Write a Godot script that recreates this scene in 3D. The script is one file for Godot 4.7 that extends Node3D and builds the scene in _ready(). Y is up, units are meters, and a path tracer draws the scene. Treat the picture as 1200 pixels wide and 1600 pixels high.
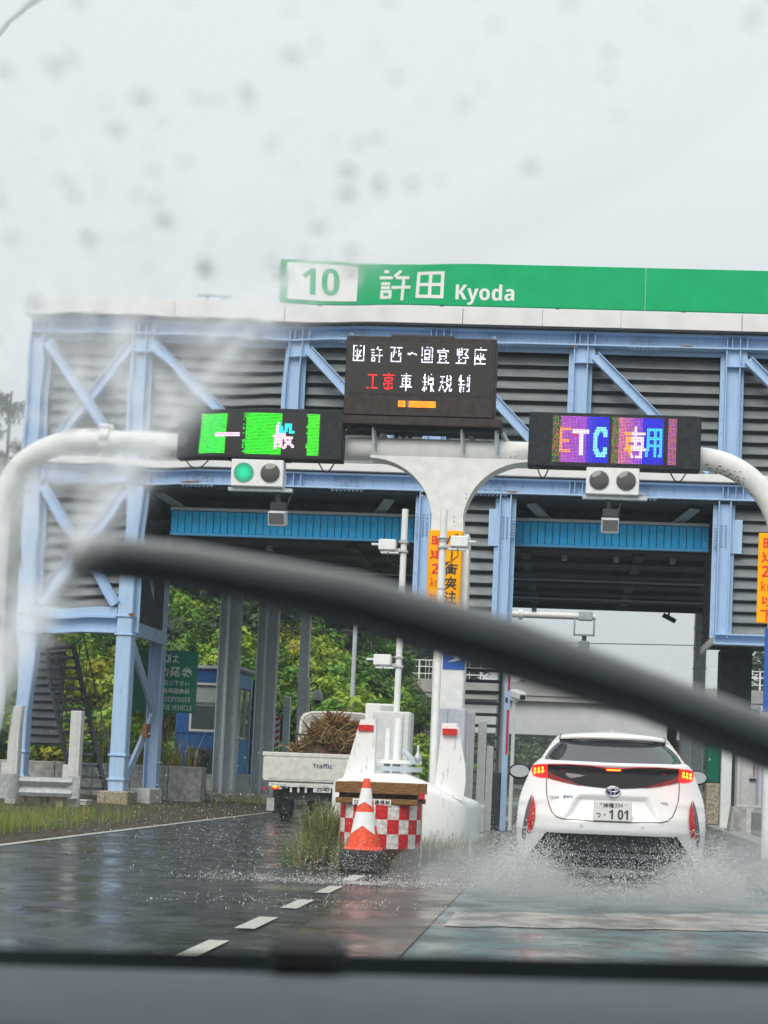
extends Node3D

var OFF := Vector3.ZERO          # base of the thing being built; meshes are stored relative to it
var M := {}
var used := {}
var rng := RandomNumberGenerator.new()

# ---------------------------------------------------------------- naming and tagging
func numbered(n: String) -> String:
	var k: int = used.get(n, 0)
	used[n] = k + 1
	return n if k == 0 else "%s_%03d" % [n, k]

func tag(o: Node, label: String, category := "", group := "", kind := "") -> Node:
	if label: o.set_meta("label", label)
	if category: o.set_meta("category", category)
	if group: o.set_meta("group", group)
	if kind: o.set_meta("kind", kind)
	return o

func thing(called: String, at: Vector3, label: String, category: String, group := "") -> Node3D:
	var o := Node3D.new()
	o.name = numbered(called)
	add_child(o)
	o.position = at
	OFF = at
	tag(o, label, category, group)
	return o

func obj(called: String, st: SurfaceTool, m: Material, parent: Node = null) -> MeshInstance3D:
	st.generate_normals()
	var o := MeshInstance3D.new()
	if called in ["stiffener", "splice_plate", "cleat", "bolt_row", "side_plate", "rivet_row", "flange_bolt", "bolt_mark", "rail_pickets", "seam"]:
		o.set_meta("kind", "stuff")
	o.mesh = st.commit()
	o.material_override = m
	if parent == null:
		o.name = numbered(called)
		o.position = OFF
		add_child(o)
	else:
		var n := called
		var k := 0
		while parent.has_node(NodePath(n)):
			k += 1
			n = "%s_%03d" % [called, k]
		o.name = n
		parent.add_child(o)
	return o

func struct(called: String, st: SurfaceTool, m: Material) -> MeshInstance3D:
	OFF = Vector3.ZERO
	var o := obj(called, st, m)
	o.set_meta("kind", "structure")
	return o

func dup(o: Node3D, at: Vector3, label: String, turn := 0.0, scale_by := Vector3.ONE) -> Node3D:
	var c: Node3D = o.duplicate()
	c.name = numbered(str(o.name).rstrip("0123456789").trim_suffix("_"))
	add_child(c)
	c.position = at
	c.rotation.y = turn
	c.scale = scale_by
	if label: c.set_meta("label", label)
	return c

# ---------------------------------------------------------------- materials
func lin(r: float, g: float, b: float, a := 1.0) -> Color:
	var c := Color(r, g, b).linear_to_srgb()
	c.a = a
	return c

func mat(c: Color, rough := 0.6, metal := 0.0) -> StandardMaterial3D:
	var m := StandardMaterial3D.new()
	m.albedo_color = c
	m.roughness = rough
	m.metallic = metal
	return m

func ntex(sd: int, freq: float, lo: Color, hi: Color, oct := 4, size := 512, warp := 0.0, p0 := 0.25, p1 := 0.75) -> NoiseTexture2D:
	var n := FastNoiseLite.new()
	n.seed = sd
	n.noise_type = FastNoiseLite.TYPE_SIMPLEX_SMOOTH
	n.frequency = freq
	n.fractal_octaves = oct
	n.domain_warp_enabled = warp > 0.0
	n.domain_warp_amplitude = warp
	var g := Gradient.new()
	g.offsets = PackedFloat32Array([p0, p1])
	g.colors = PackedColorArray([lo, hi])
	var t := NoiseTexture2D.new()
	t.width = size
	t.height = size
	t.seamless = true
	t.noise = n
	t.color_ramp = g
	return t

func bumptex(sd: int, freq: float, oct := 4, strength := 8.0, size := 512) -> NoiseTexture2D:
	var t := NoiseTexture2D.new()
	var n := FastNoiseLite.new()
	n.seed = sd
	n.frequency = freq
	n.fractal_octaves = oct
	t.noise = n
	t.width = size
	t.height = size
	t.seamless = true
	t.as_normal_map = true
	t.bump_strength = strength
	return t

# weathered paint or stone: two close tones mixed by noise, laid in world space
func worn(sd: int, lo: Color, hi: Color, metres: float, rough := 0.55, metal := 0.0, freq := 0.012, stretch := Vector3.ONE) -> StandardMaterial3D:
	var m := mat(Color.WHITE, rough, metal)
	m.metallic_specular = .32
	m.albedo_texture = ntex(sd, freq, lo, hi)
	m.uv1_triplanar = true
	m.uv1_world_triplanar = true
	m.uv1_scale = stretch / metres
	return m

# a second tone laid over the first in upright runs, as rain and dirt leave on paint
func streaked(m: StandardMaterial3D, sd: int, tone: Color) -> void:
	var n: NoiseTexture2D = m.albedo_texture
	var g: Gradient = n.color_ramp
	g.add_point(.06, tone.lerp(g.colors[0], .25))
	g.add_point(.16, g.colors[1])
	m.uv1_scale = Vector3(1.6, .22, 1.6)
	m.roughness_texture = ntex(sd, .02, Color(.35, .35, .35), Color(.65, .65, .65))
	m.roughness = 1.0

func glow(c: Color, e: float) -> StandardMaterial3D:
	var m := mat(Color(c.r * .5, c.g * .5, c.b * .5), 0.4)
	m.emission_enabled = true
	m.emission = c
	m.emission_energy_multiplier = e
	return m

func clear(c: Color, rough := 0.03) -> StandardMaterial3D:
	var m := mat(c, rough)
	m.transparency = BaseMaterial3D.TRANSPARENCY_ALPHA
	return m

# ---------------------------------------------------------------- geometry
func mb(smooth := false) -> SurfaceTool:
	var st := SurfaceTool.new()
	st.begin(Mesh.PRIMITIVE_TRIANGLES)
	st.set_smooth_group(0 if smooth else -1)
	return st

func tri(st: SurfaceTool, a: Vector3, b: Vector3, c: Vector3) -> void:   # counter-clockwise seen from outside
	st.add_vertex(a - OFF)
	st.add_vertex(c - OFF)
	st.add_vertex(b - OFF)

func quad(st: SurfaceTool, a: Vector3, b: Vector3, c: Vector3, d: Vector3) -> void:
	tri(st, a, b, c)
	tri(st, a, c, d)

func out_face(st: SurfaceTool, p: Array, o: Vector3) -> void:
	var n: Vector3 = (p[1] - p[0]).cross(p[2] - p[0])
	if n.dot((p[0] + p[1] + p[2]) / 3.0 - o) < 0:
		p.reverse()
	for k in range(1, p.size() - 1):
		tri(st, p[0], p[k], p[k + 1])

func bx(st: SurfaceTool, c: Vector3, s: Vector3, ch := 0.0, b := Basis()) -> void:
	var h := s * 0.5
	if ch <= 0.0:
		for ax in 3:
			for sg in [-1.0, 1.0]:
				var p := []
				for q in [[-1, -1], [1, -1], [1, 1], [-1, 1]]:
					var v := Vector3.ZERO
					v[ax] = sg * h[ax]
					v[(ax + 1) % 3] = q[0] * h[(ax + 1) % 3]
					v[(ax + 2) % 3] = q[1] * h[(ax + 2) % 3]
					p.append(c + b * v)
				out_face(st, p, c)
		return
	ch = minf(ch, minf(h.x, minf(h.y, h.z)) * 0.9)
	var co := func(sx: float, sy: float, sz: float, ax: int) -> Vector3:
		var v := Vector3(sx * (h.x - ch), sy * (h.y - ch), sz * (h.z - ch))
		v[ax] = [sx, sy, sz][ax] * h[ax]
		return c + b * v
	for ax in 3:
		for sg in [-1.0, 1.0]:
			var p := []
			for q in [[-1, -1], [1, -1], [1, 1], [-1, 1]]:
				var s3 := [0.0, 0.0, 0.0]
				s3[ax] = sg
				s3[(ax + 1) % 3] = float(q[0])
				s3[(ax + 2) % 3] = float(q[1])
				p.append(co.call(s3[0], s3[1], s3[2], ax))
			out_face(st, p, c)
		for s1 in [-1.0, 1.0]:
			for s2 in [-1.0, 1.0]:
				var a1 := (ax + 1) % 3
				var a2 := (ax + 2) % 3
				var lo := [0.0, 0.0, 0.0]
				lo[ax] = -1.0
				lo[a1] = s1
				lo[a2] = s2
				var hi := lo.duplicate()
				hi[ax] = 1.0
				out_face(st, [co.call(lo[0], lo[1], lo[2], a1), co.call(hi[0], hi[1], hi[2], a1), co.call(hi[0], hi[1], hi[2], a2), co.call(lo[0], lo[1], lo[2], a2)], c)
	for sx in [-1.0, 1.0]:
		for sy in [-1.0, 1.0]:
			for sz in [-1.0, 1.0]:
				out_face(st, [co.call(sx, sy, sz, 0), co.call(sx, sy, sz, 1), co.call(sx, sy, sz, 2)], c)

func ext(st: SurfaceTool, x0: float, x1: float, y0: float, y1: float, z0: float, z1: float, ch := 0.0) -> void:
	bx(st, Vector3((x0 + x1) / 2, (y0 + y1) / 2, (z0 + z1) / 2), Vector3(absf(x1 - x0), absf(y1 - y0), absf(z1 - z0)), ch)

func box1(called: String, x0: float, x1: float, y0: float, y1: float, z0: float, z1: float, m: Material, parent: Node = null, ch := 0.0) -> MeshInstance3D:
	var st := mb()
	ext(st, x0, x1, y0, y1, z0, z1, ch)
	return obj(called, st, m, parent)

func along(a: Vector3, b: Vector3, up := Vector3.UP) -> Basis:     # z runs a -> b
	var z := (b - a).normalized()
	if absf(z.dot(up)) > 0.98:
		up = Vector3.RIGHT
	var x := up.cross(z).normalized()
	return Basis(x, z.cross(x), z)

func bar(st: SurfaceTool, a: Vector3, b: Vector3, w: float, h: float, ch := 0.0, up := Vector3.UP) -> void:
	bx(st, (a + b) / 2, Vector3(w, h, a.distance_to(b)), ch, along(a, b, up))

# an I-section whose open side faces +z (two flange edges with a recessed web between them)
func hsec(st: SurfaceTool, a: Vector3, b: Vector3, wide: float, deep: float, t := 0.025) -> void:
	var d := (b - a).normalized()
	var s := Vector3(-d.y, d.x, 0).normalized()
	bar(st, a, b, t, wide - t * 2.0, 0.0, s)
	for k in [-1.0, 1.0]:
		var o: Vector3 = s * k * (wide - t) / 2.0
		bar(st, a + o, b + o, deep, t, 0.0, s)

func tube(st: SurfaceTool, pts: Array, r, n := 12, caps := true) -> void:
	var rings := []
	var last := Vector3.ZERO
	for i in pts.size():
		var d: Vector3 = (pts[mini(i + 1, pts.size() - 1)] - pts[maxi(i - 1, 0)]).normalized()
		var x: Vector3
		if i == 0:
			x = d.cross(Vector3.UP if absf(d.y) < 0.9 else Vector3.RIGHT).normalized()
		else:
			x = (last - d * last.dot(d)).normalized()
		last = x
		var y := d.cross(x)
		var rad: float = r[i] if r is Array else r
		var ring := []
		for k in n:
			var f := TAU * k / n
			ring.append(pts[i] + (x * cos(f) + y * sin(f)) * rad)
		rings.append(ring)
	for i in rings.size() - 1:
		for k in n:
			quad(st, rings[i][k], rings[i][(k + 1) % n], rings[i + 1][(k + 1) % n], rings[i + 1][k])
	if caps:
		st.set_smooth_group(-1)
		for e in [0, rings.size() - 1]:
			var ctr: Vector3 = pts[e]
			for k in n:
				var a: Vector3 = rings[e][k]
				var b: Vector3 = rings[e][(k + 1) % n]
				if e == 0: tri(st, ctr, b, a)
				else: tri(st, ctr, a, b)
		st.set_smooth_group(0)

func lathe(st: SurfaceTool, prof: Array, n := 20, t := Transform3D()) -> void:     # prof: [radius, height]
	for i in prof.size() - 1:
		for k in n:
			var f0 := TAU * k / n
			var f1 := TAU * (k + 1) / n
			var a := t * Vector3(cos(f0) * prof[i][0], prof[i][1], -sin(f0) * prof[i][0])
			var b := t * Vector3(cos(f1) * prof[i][0], prof[i][1], -sin(f1) * prof[i][0])
			var c := t * Vector3(cos(f1) * prof[i + 1][0], prof[i + 1][1], -sin(f1) * prof[i + 1][0])
			var d := t * Vector3(cos(f0) * prof[i + 1][0], prof[i + 1][1], -sin(f0) * prof[i + 1][0])
			if prof[i][0] > 1e-5: tri(st, a, b, c)
			if prof[i + 1][0] > 1e-5: tri(st, a, c, d)

func prism(st: SurfaceTool, poly: Array, depth: float, t: Transform3D) -> void:     # poly in t's xy plane, thickness along +z
	var pv := PackedVector2Array(poly)
	if Geometry2D.is_polygon_clockwise(pv):
		pv.reverse()
	# (Godot's test is for y down: make the outline counter-clockwise with y up)
	var area := 0.0
	for i in pv.size():
		area += pv[i].cross(pv[(i + 1) % pv.size()])
	if area < 0: pv.reverse()
	var ids := Geometry2D.triangulate_polygon(pv)
	for i in range(0, ids.size(), 3):
		var a := pv[ids[i]]
		var b := pv[ids[i + 1]]
		var c := pv[ids[i + 2]]
		if (b - a).cross(c - a) < 0:
			var q := b
			b = c
			c = q
		tri(st, t * Vector3(a.x, a.y, depth), t * Vector3(b.x, b.y, depth), t * Vector3(c.x, c.y, depth))
		tri(st, t * Vector3(a.x, a.y, 0), t * Vector3(c.x, c.y, 0), t * Vector3(b.x, b.y, 0))
	for i in pv.size():
		var a := pv[i]
		var b := pv[(i + 1) % pv.size()]
		quad(st, t * Vector3(a.x, a.y, 0), t * Vector3(b.x, b.y, 0), t * Vector3(b.x, b.y, depth), t * Vector3(a.x, a.y, depth))

func disc(st: SurfaceTool, c: Vector3, r: float, depth: float, n := 24) -> void:
	var p := []
	for k in n:
		p.append(Vector2(cos(TAU * k / n), sin(TAU * k / n)) * r)
	prism(st, p, depth, Transform3D(Basis(), c))

func arc2(c: Vector2, r: float, a0: float, a1: float, n: int) -> Array:
	var p := []
	for i in n + 1:
		var f := deg_to_rad(lerpf(a0, a1, float(i) / n))
		p.append(c + Vector2(cos(f), sin(f)) * r)
	return p

# a copy-scattered mesh that nobody could count
func scatter(called: String, mesh: Mesh, m: Material, xf: Array, label := "", category := "", parent: Node = null, cols := PackedColorArray()) -> MultiMeshInstance3D:
	var mm := MultiMesh.new()
	mm.transform_format = MultiMesh.TRANSFORM_3D
	mm.use_colors = cols.size() > 0
	mm.mesh = mesh
	mm.instance_count = xf.size()
	for i in xf.size():
		mm.set_instance_transform(i, xf[i])
		if cols.size(): mm.set_instance_color(i, cols[i])
	var o := MultiMeshInstance3D.new()
	o.multimesh = mm
	o.material_override = m
	if parent:
		o.name = called
		parent.add_child(o, true)
	else:
		o.name = numbered(called)
		add_child(o)
	tag(o, label, category, "", "stuff")
	return o

# ---------------------------------------------------------------- lettering drawn with strokes on a 16 x 16 grid, y down
var G := {
	"許": "3141 1464 2757 2959 2b6b6e2e2b a183 94e4 79f9 c4cf", "田": "22e2ee2e22 828e 28e8", "西": "12f2 26e6ee2e26 62665a b2b6b9c9",
	"囲": "11e1ee1e11 46b6 4aba 646d a46d", "圓": "11e1ee1e11 53a3a65653 57a7ac5c57 5aaa", "宜": "8083 1513e3e5 45b5be 454e 48b8 4bbb 1efe",
	"野": "1171771711 1474 414e 1b7b 0e8e 92e2b5 95c7 89f9d7 c9ce9e", "座": "8082 12f2 13191f 564a 587b b69a b8da 858e 3aea 2eee", "工": "22d2 828d 1ded",
	"事": "12f2 808e 34d4d73734 29d9dd 2bfb 2ddd 8e6e", "車": "22e2 34d4da3a34 37d7 1cfc 808f", "線": "402353 5326 1767 434f 3a1e 596d b082 83e3e88883 85e5 b8bf 899b e9cb cbff",
	"規": "1262 1777 43470e 4a7e 91e1e99991 94e4 96e6 b9ab7f d9defefc", "制": "2115 1575 404f 1888 2b2e 2b7b7e b2ba e0eece", "般": "3123 2363 231f 636e5e 0888 4547 4a4c 92a287 92d2d6f6 89e98f 9bfe",
	"専": "13e3 808a 25d5da2a25 27d7 1bfb cbcf9f 4d6f", "用": "21e1eece 21290e 25e5 29e9 818e", "時": "22626c2c22 2767 b0b6 83e3 76f6 79f9 c7cf9f 8bad", "速": "1234 16463a0d 3afefe 73f3 85e5e98985 b1bc b97c b9ec",
	"以": "333b79 6486 c2ca8e b8ee", "下": "12f2 828f 85b8", "衝": "3013 4518 282f 53a3 818c 56a6a95956 57a7 5bab 4dbd c3f3 b7f7 d7dece", "突": "8082 1513e3e5 6548 a5a7d7 2aea 8a2f 8aef baca 878a",
	"注": "2143 1648 4a1f a0b2 73e3 78e8 5eff a3ae", "バ": "531d a4ec c1d3 e0f2", "竪": "818e", "ー": "18f8", "口": "33d3de3e33", "は": "22182e 65f5 b2bc9e7d9bccfe", "動": "6112 1373 2464692924 2767 414e 1b7b 0e8e 85f5edce b1b78f",
	"発": "22624609 41c1a5f9 e1c3 f3d4 48c8 2bdb 682f 989efefc", "券": "4254 c2a4 25e5 17f7 807b1b 96fb 3abebe9e 7a4f", "取": "1181 212d 616f 2565 2868 1c7c 92e28f a5ff", "り": "4248 69 b2ba8f", "さ": "25d4 61b9 b95a4c6ebe", "い": "232a5d6a b4db",
	"お": "1585 414d2c6898ecae c2e4", "機": "313f 1565 431b 436b 7080 a2c2 92d2 76f6 7afa 888f c0cbff", "し": "414b7ecc", "つ": "14a3e7be7f", "沖": "2143 1648 4a1f 74f4fa7a74 b1bf", "縄": "402353 5326 1767 434f 82e2e68682 88e8ec8c88 b0befe",
	"T": "12e2 828e", "C": "e4b151141b5ebeeb", "E": "e2222eee 28c8", "○": "51a1d4dab e5e2a24 51",
}

# strokes as thin raised bars: at is the top left corner of the character on a wall that faces +z
func glyph(st: SurfaceTool, ch: String, at: Vector3, size: float, thick: float, tall := 1.0) -> void:
	var n := 0
	for s in String(G.get(ch, "")).split(" ", false):
		var pts := []
		for i in range(0, s.length() - 1, 2):
			pts.append(at + Vector3(s.substr(i, 1).hex_to_int() / 15.0 * size, -s.substr(i + 1, 1).hex_to_int() / 15.0 * size * tall, 0))
		for i in pts.size() - 1:
			n += 1
			var d: Vector3 = (pts[i + 1] - pts[i]).normalized() * thick * 0.45
			var a: Vector3 = pts[i] - d
			var b: Vector3 = pts[i + 1] + d
			if a.distance_to(b) < 0.001: continue
			var deep := 0.004 + 0.0003 * (n % 12)
			bx(st, (a + b) / 2 + Vector3(0, 0, deep / 2), Vector3(a.distance_to(b), thick, deep), 0.0, Basis(Vector3(0, 0, 1), atan2(b.y - a.y, b.x - a.x)))

func words(called: String, text: String, at: Vector3, height: float, m: Material, parent: Node, bold := false, depth := 0.004, squeeze := 1.0) -> MeshInstance3D:
	var t := TextMesh.new()
	var f := SystemFont.new()
	f.font_names = PackedStringArray(["Droid Sans"])
	f.font_weight = 700 if bold else 400
	t.font = f
	t.font_size = 64
	t.pixel_size = height / 46.0
	t.depth = depth
	t.text = text
	t.horizontal_alignment = HORIZONTAL_ALIGNMENT_LEFT
	t.vertical_alignment = VERTICAL_ALIGNMENT_CENTER
	var o := MeshInstance3D.new()
	o.mesh = t
	o.material_override = m
	o.name = called
	parent.add_child(o, true)
	o.position = at - OFF
	o.scale = Vector3(squeeze, 1, 1)
	return o

# LED boards: one square dot per diode, painted on the lit screen
func led_line(im: Image, x0: int, y0: int, x1: int, y1: int, c: Color, keep := 1.0) -> void:
	var n := maxi(absi(x1 - x0), absi(y1 - y0))
	for i in n + 1:
		var x := roundi(lerpf(x0, x1, float(i) / maxi(n, 1)))
		var y := roundi(lerpf(y0, y1, float(i) / maxi(n, 1)))
		if x >= 0 and y >= 0 and x < im.get_width() and y < im.get_height() and rng.randf() < keep:
			im.set_pixel(x, y, c)

func led_glyph(im: Image, ch: String, x: int, y: int, w: int, h: int, c: Color, fat := 1, keep := 1.0) -> void:
	for s in String(G.get(ch, "")).split(" ", false):
		var lx := -1
		var ly := -1
		for i in range(0, s.length() - 1, 2):
			var px := x + roundi(s.substr(i, 1).hex_to_int() / 15.0 * (w - fat))
			var py := y + roundi(s.substr(i + 1, 1).hex_to_int() / 15.0 * (h - fat))
			if lx >= 0:
				for q in fat:
					for r in fat:
						led_line(im, lx + q, ly + r, px + q, py + r, c, keep)
			lx = px
			ly = py

func led_material(im: Image, cell: int, fill: int, energy: float, wide := 0) -> StandardMaterial3D:
	var big := Image.create(im.get_width() * cell, im.get_height() * cell, false, Image.FORMAT_RGB8)
	big.fill(Color(0.02, 0.02, 0.025))
	for y in im.get_height():
		for x in im.get_width():
			var c := im.get_pixel(x, y)
			if c.v > 0.03:
				big.fill_rect(Rect2i(x * cell, y * cell, maxi(fill, wide), fill), c)
	var m := mat(Color(0.03, 0.03, 0.035), 0.35)
	m.emission_enabled = true
	m.emission = Color.BLACK
	m.emission_texture = ImageTexture.create_from_image(big)
	m.emission_energy_multiplier = energy
	return m

func screen(called: String, x0: float, x1: float, y0: float, y1: float, z: float, m: Material, parent: Node) -> MeshInstance3D:
	var st := mb()
	var p := [Vector3(x0, y0, z), Vector3(x1, y0, z), Vector3(x1, y1, z), Vector3(x0, y1, z)]
	var uv := [Vector2(0, 1), Vector2(1, 1), Vector2(1, 0), Vector2(0, 0)]
	for i in [0, 2, 1, 0, 3, 2]:
		st.set_uv(uv[i])
		st.add_vertex(p[i] - OFF)
	return obj(called, st, m, parent)

# ---------------------------------------------------------------- the scene
func _ready() -> void:
	rng.seed = 20
	camera_and_light()
	materials()
	setting()
	toll_gate()
	green_sign()
	overpass()
	pipe_gantry()
	boards()
	island()
	left_side()
	right_side()
	truck()
	hybrid_car()
	vegetation()
	spray()
	own_car()

func camera_and_light() -> void:
	var cam := Camera3D.new()
	cam.name = "camera"
	add_child(cam)
	cam.position = Vector3(0, 1.02, 0)
	cam.basis = Basis(Vector3.UP, 0.040) * Basis(Vector3.RIGHT, 0.0585) * Basis(Vector3.BACK, 0.0384)
	cam.keep_aspect = Camera3D.KEEP_HEIGHT
	var lens := CameraAttributesPhysical.new()
	lens.frustum_focal_length = 45.0
	lens.exposure_aperture = 6.0
	lens.frustum_focus_distance = 22.0
	lens.frustum_near = 0.05
	lens.frustum_far = 1500.0
	cam.attributes = lens
	cam.projection = Camera3D.PROJECTION_FRUSTUM
	cam.near = 0.05
	cam.far = 1500.0
	cam.size = 0.05 * 1600.0 / 2300.0
	cam.frustum_offset = Vector2(-0.0883, 0.1208) * 0.05
	cam.current = true
	var sky := ProceduralSkyMaterial.new()
	sky.sky_top_color = lin(0.74, 0.79, 0.82)
	sky.sky_horizon_color = lin(0.355, 0.388, 0.40)
	sky.sky_curve = 0.7
	sky.ground_horizon_color = lin(0.30, 0.33, 0.33)
	sky.ground_bottom_color = lin(0.06, 0.065, 0.06)
	sky.use_debanding = false
	var cover := NoiseTexture2D.new()
	var n := FastNoiseLite.new()
	n.seed = 3
	n.frequency = 0.004
	n.fractal_octaves = 5
	cover.noise = n
	cover.width = 1024
	cover.height = 512
	cover.seamless = true
	var ramp := Gradient.new()
	ramp.offsets = PackedFloat32Array([0.3, 0.75])
	ramp.colors = PackedColorArray([Color(0, 0, 0, 1), Color(0.10, 0.105, 0.11, 1)])
	cover.color_ramp = ramp
	sky.sky_cover = cover
	sky.sky_cover_modulate = Color(1, 1, 1, 0.8)
	var env := Environment.new()
	env.background_mode = Environment.BG_SKY
	env.sky = Sky.new()
	env.sky.sky_material = sky
	env.tonemap_mode = Environment.TONE_MAPPER_LINEAR
	env.tonemap_exposure = 1.70
	env.fog_enabled = true
	env.fog_light_color = lin(0.72, 0.77, 0.79)
	env.fog_density = 0.0006
	env.volumetric_fog_enabled = true
	env.volumetric_fog_density = 0.0
	env.sdfgi_enabled = true
	env.ssao_enabled = true
	env.ssil_enabled = true
	var we := WorldEnvironment.new()
	we.name = "environment"
	we.environment = env
	add_child(we)
	var sun := DirectionalLight3D.new()
	sun.name = "sun"
	sun.rotation = Vector3(deg_to_rad(-44), deg_to_rad(-18), 0)
	sun.light_energy = 0.5
	sun.light_color = Color(1.0, 0.98, 0.95)
	sun.light_angular_distance = 40.0
	sun.shadow_enabled = true
	add_child(sun)

func materials() -> void:
	M.blue = worn(11, lin(.36, .53, .77), lin(.41, .58, .81), 2.2, .42)
	streaked(M.blue, 111, lin(.20, .28, .36))
	M.blue_dirty = worn(12, lin(.27, .40, .58), lin(.36, .51, .72), 1.2, .5)
	M.slat = worn(13, lin(.17, .195, .205), lin(.235, .262, .272), 2.4, .55, 0.2, 0.012, Vector3(.6, 3, 1))
	M.mesh = mat(lin(.115, .122, .125), .8)
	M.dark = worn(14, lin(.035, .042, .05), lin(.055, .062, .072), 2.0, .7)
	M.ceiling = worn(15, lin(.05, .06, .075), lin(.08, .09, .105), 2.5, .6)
	M.white_panel = worn(16, lin(.70, .72, .74), lin(.78, .79, .80), 3.0, .45, 0.0, 0.006)
	M.fascia = worn(17, lin(.015, .41, .82), lin(.03, .47, .88), 1.5, .5)
	M.fascia_trim = mat(lin(.04, .36, .72), .35)
	M.grey_steel = worn(18, lin(.42, .48, .52), lin(.50, .56, .60), 1.0, .5)
	M.column = worn(43, lin(.58, .66, .71), lin(.66, .74, .79), 1.2, .5)
	M.galv = worn(19, lin(.36, .39, .40), lin(.52, .55, .56), .7, .45, 0.4)
	M.white_pipe = worn(20, lin(.70, .72, .72), lin(.78, .80, .80), 1.4, .4)
	M.moss = worn(21, lin(.10, .11, .07), lin(.30, .30, .25), .3, .8)
	M.concrete = worn(22, lin(.27, .28, .27), lin(.42, .43, .41), 1.3, .75)
	M.concrete_pale = worn(23, lin(.50, .51, .50), lin(.62, .63, .61), 1.1, .65)
	M.concrete_stained = worn(24, lin(.22, .19, .14), lin(.42, .38, .30), .6, .8)
	M.white_paint = worn(25, lin(.73, .76, .77), lin(.81, .83, .84), .8, .4)
	M.cabinet = worn(26, lin(.53, .55, .55), lin(.59, .61, .61), .9, .45)
	M.cabinet_blue = worn(27, lin(.42, .45, .52), lin(.48, .51, .58), .9, .4)
	M.black = mat(lin(.018, .019, .022), .45)
	M.led_case = worn(28, lin(.018, .022, .027), lin(.03, .034, .04), .8, .5)
	M.vms_case = worn(29, lin(.036, .030, .030), lin(.052, .045, .045), 1.0, .5)
	M.rubber = mat(lin(.02, .02, .022), .6)
	M.green_board = worn(30, lin(.0, .40, .15), lin(.001, .44, .17), 4.0, .6)
	M.green_dull = worn(31, lin(.008, .15, .10), lin(.012, .18, .12), 1.0, .4)
	M.letter = mat(lin(.80, .82, .82), .4)
	M.letter_dull = mat(lin(.56, .64, .60), .5)
	M.orange = mat(lin(.98, .44, .0), .45)
	M.orange.metallic_specular = .25
	M.red_letter = mat(lin(.75, .03, .01), .45)
	M.black_letter = mat(lin(.03, .025, .02), .5)
	M.blue_letter = mat(lin(.02, .035, .14), .45)
	M.red = worn(32, lin(.40, .02, .025), lin(.72, .035, .04), .3, .4)
	M.sheet_white = worn(44, lin(.50, .49, .46), lin(.80, .80, .79), .35, .45)
	M.nose = worn(45, lin(.42, .44, .44), lin(.80, .82, .83), 1.1, .45, 0.0, .014, Vector3(2.2, .6, 2.2))
	M.nose.albedo_texture.color_ramp.offsets = PackedFloat32Array([.0, .30])
	M.wood = worn(33, lin(.13, .065, .022), lin(.27, .15, .06), .5, .7, 0.0, 0.02, Vector3(.4, 4, 4))
	M.wood_dark = worn(34, lin(.06, .035, .02), lin(.11, .07, .04), .5, .8)
	M.booth_blue = worn(35, lin(.015, .09, .30), lin(.025, .12, .37), 1.2, .4)
	M.booth_pale = worn(36, lin(.05, .25, .50), lin(.07, .30, .56), 1.2, .4)
	M.frame = mat(lin(.62, .64, .63), .4)
	M.glass = clear(Color(.55, .62, .62, .12), .03)
	M.dark_glass = mat(lin(.02, .024, .028), .06)
	M.bin = worn(37, lin(.0, .10, .065), lin(.004, .14, .09), .5, .5)
	M.blue_sign = mat(lin(.02, .10, .42), .4)
	M.rust = worn(38, lin(.16, .07, .03), lin(.34, .20, .10), .3, .9)
	M.soil = worn(39, lin(.035, .030, .022), lin(.10, .085, .06), 1.3, .9)
	M.brake_line = glow(Color(.8, .02, .03), .55)
	M.lamp_red = glow(Color(1, .04, .03), 1.1)
	M.emblem_blue = mat(lin(.02, .03, .12), .2)
	M.badge_blue = mat(lin(.03, .15, .38), .3)
	M.chrome = mat(lin(.62, .65, .68), .22, .7)
	M.vent = mat(lin(.10, .10, .11), .4)
	M.reflector = mat(lin(.45, .015, .02), .15)
	M.mirror = mat(lin(.40, .44, .46), .08)
	M.wiper_grey = mat(lin(.26, .28, .29), .45)
	M.wiper_dark = mat(lin(.11, .115, .12), .6)
	M.cone_red = worn(41, lin(.72, .07, .03), lin(.85, .12, .05), .4, .4)
	M.truck_white = worn(42, lin(.60, .60, .56), lin(.70, .70, .66), 1.0, .4)
	M.plate = mat(lin(.68, .70, .69), .4)
	M.truck_red = glow(Color(1, .06, .03), 2.2)
	M.red_glow = glow(Color(1, .06, .03), .9)
	M.amber_glow = glow(Color(1, .58, .12), 3.5)
	M.dark_lens = mat(lin(.085, .088, .085), .08)
	M.lens = mat(lin(.12, .13, .13), .25)
	M.foliage = mat(Color.WHITE, .55)
	M.foliage.vertex_color_use_as_albedo = true
	M.foliage.backlight_enabled = true
	M.foliage.backlight = lin(.45, .50, .30)
	M.bark = worn(40, lin(.05, .04, .03), lin(.12, .10, .08), .6, .9)
	M.grass = mat(Color.WHITE, .5)
	M.grass.vertex_color_use_as_albedo = true
	M.grass.backlight_enabled = true
	M.grass.backlight = lin(.4, .45, .2)
	# wet road: dark asphalt under a rippled film of rain
	var wet := mat(Color.WHITE, 1.0)
	wet.albedo_texture = ntex(50, .02, lin(.026, .028, .028), lin(.062, .063, .058), 6, 1024)
	wet.roughness_texture = ntex(51, .006, Color(.15, .15, .15), Color(.40, .40, .40), 5, 1024, 20.0)
	wet.normal_enabled = true
	wet.normal_texture = bumptex(52, .012, 6, 5.0, 1024)
	wet.normal_scale = .24
	wet.uv1_triplanar = true
	wet.uv1_world_triplanar = true
	wet.uv1_scale = Vector3(.17, .17, .17)
	M.asphalt = wet
	var teal: StandardMaterial3D = wet.duplicate()
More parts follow.
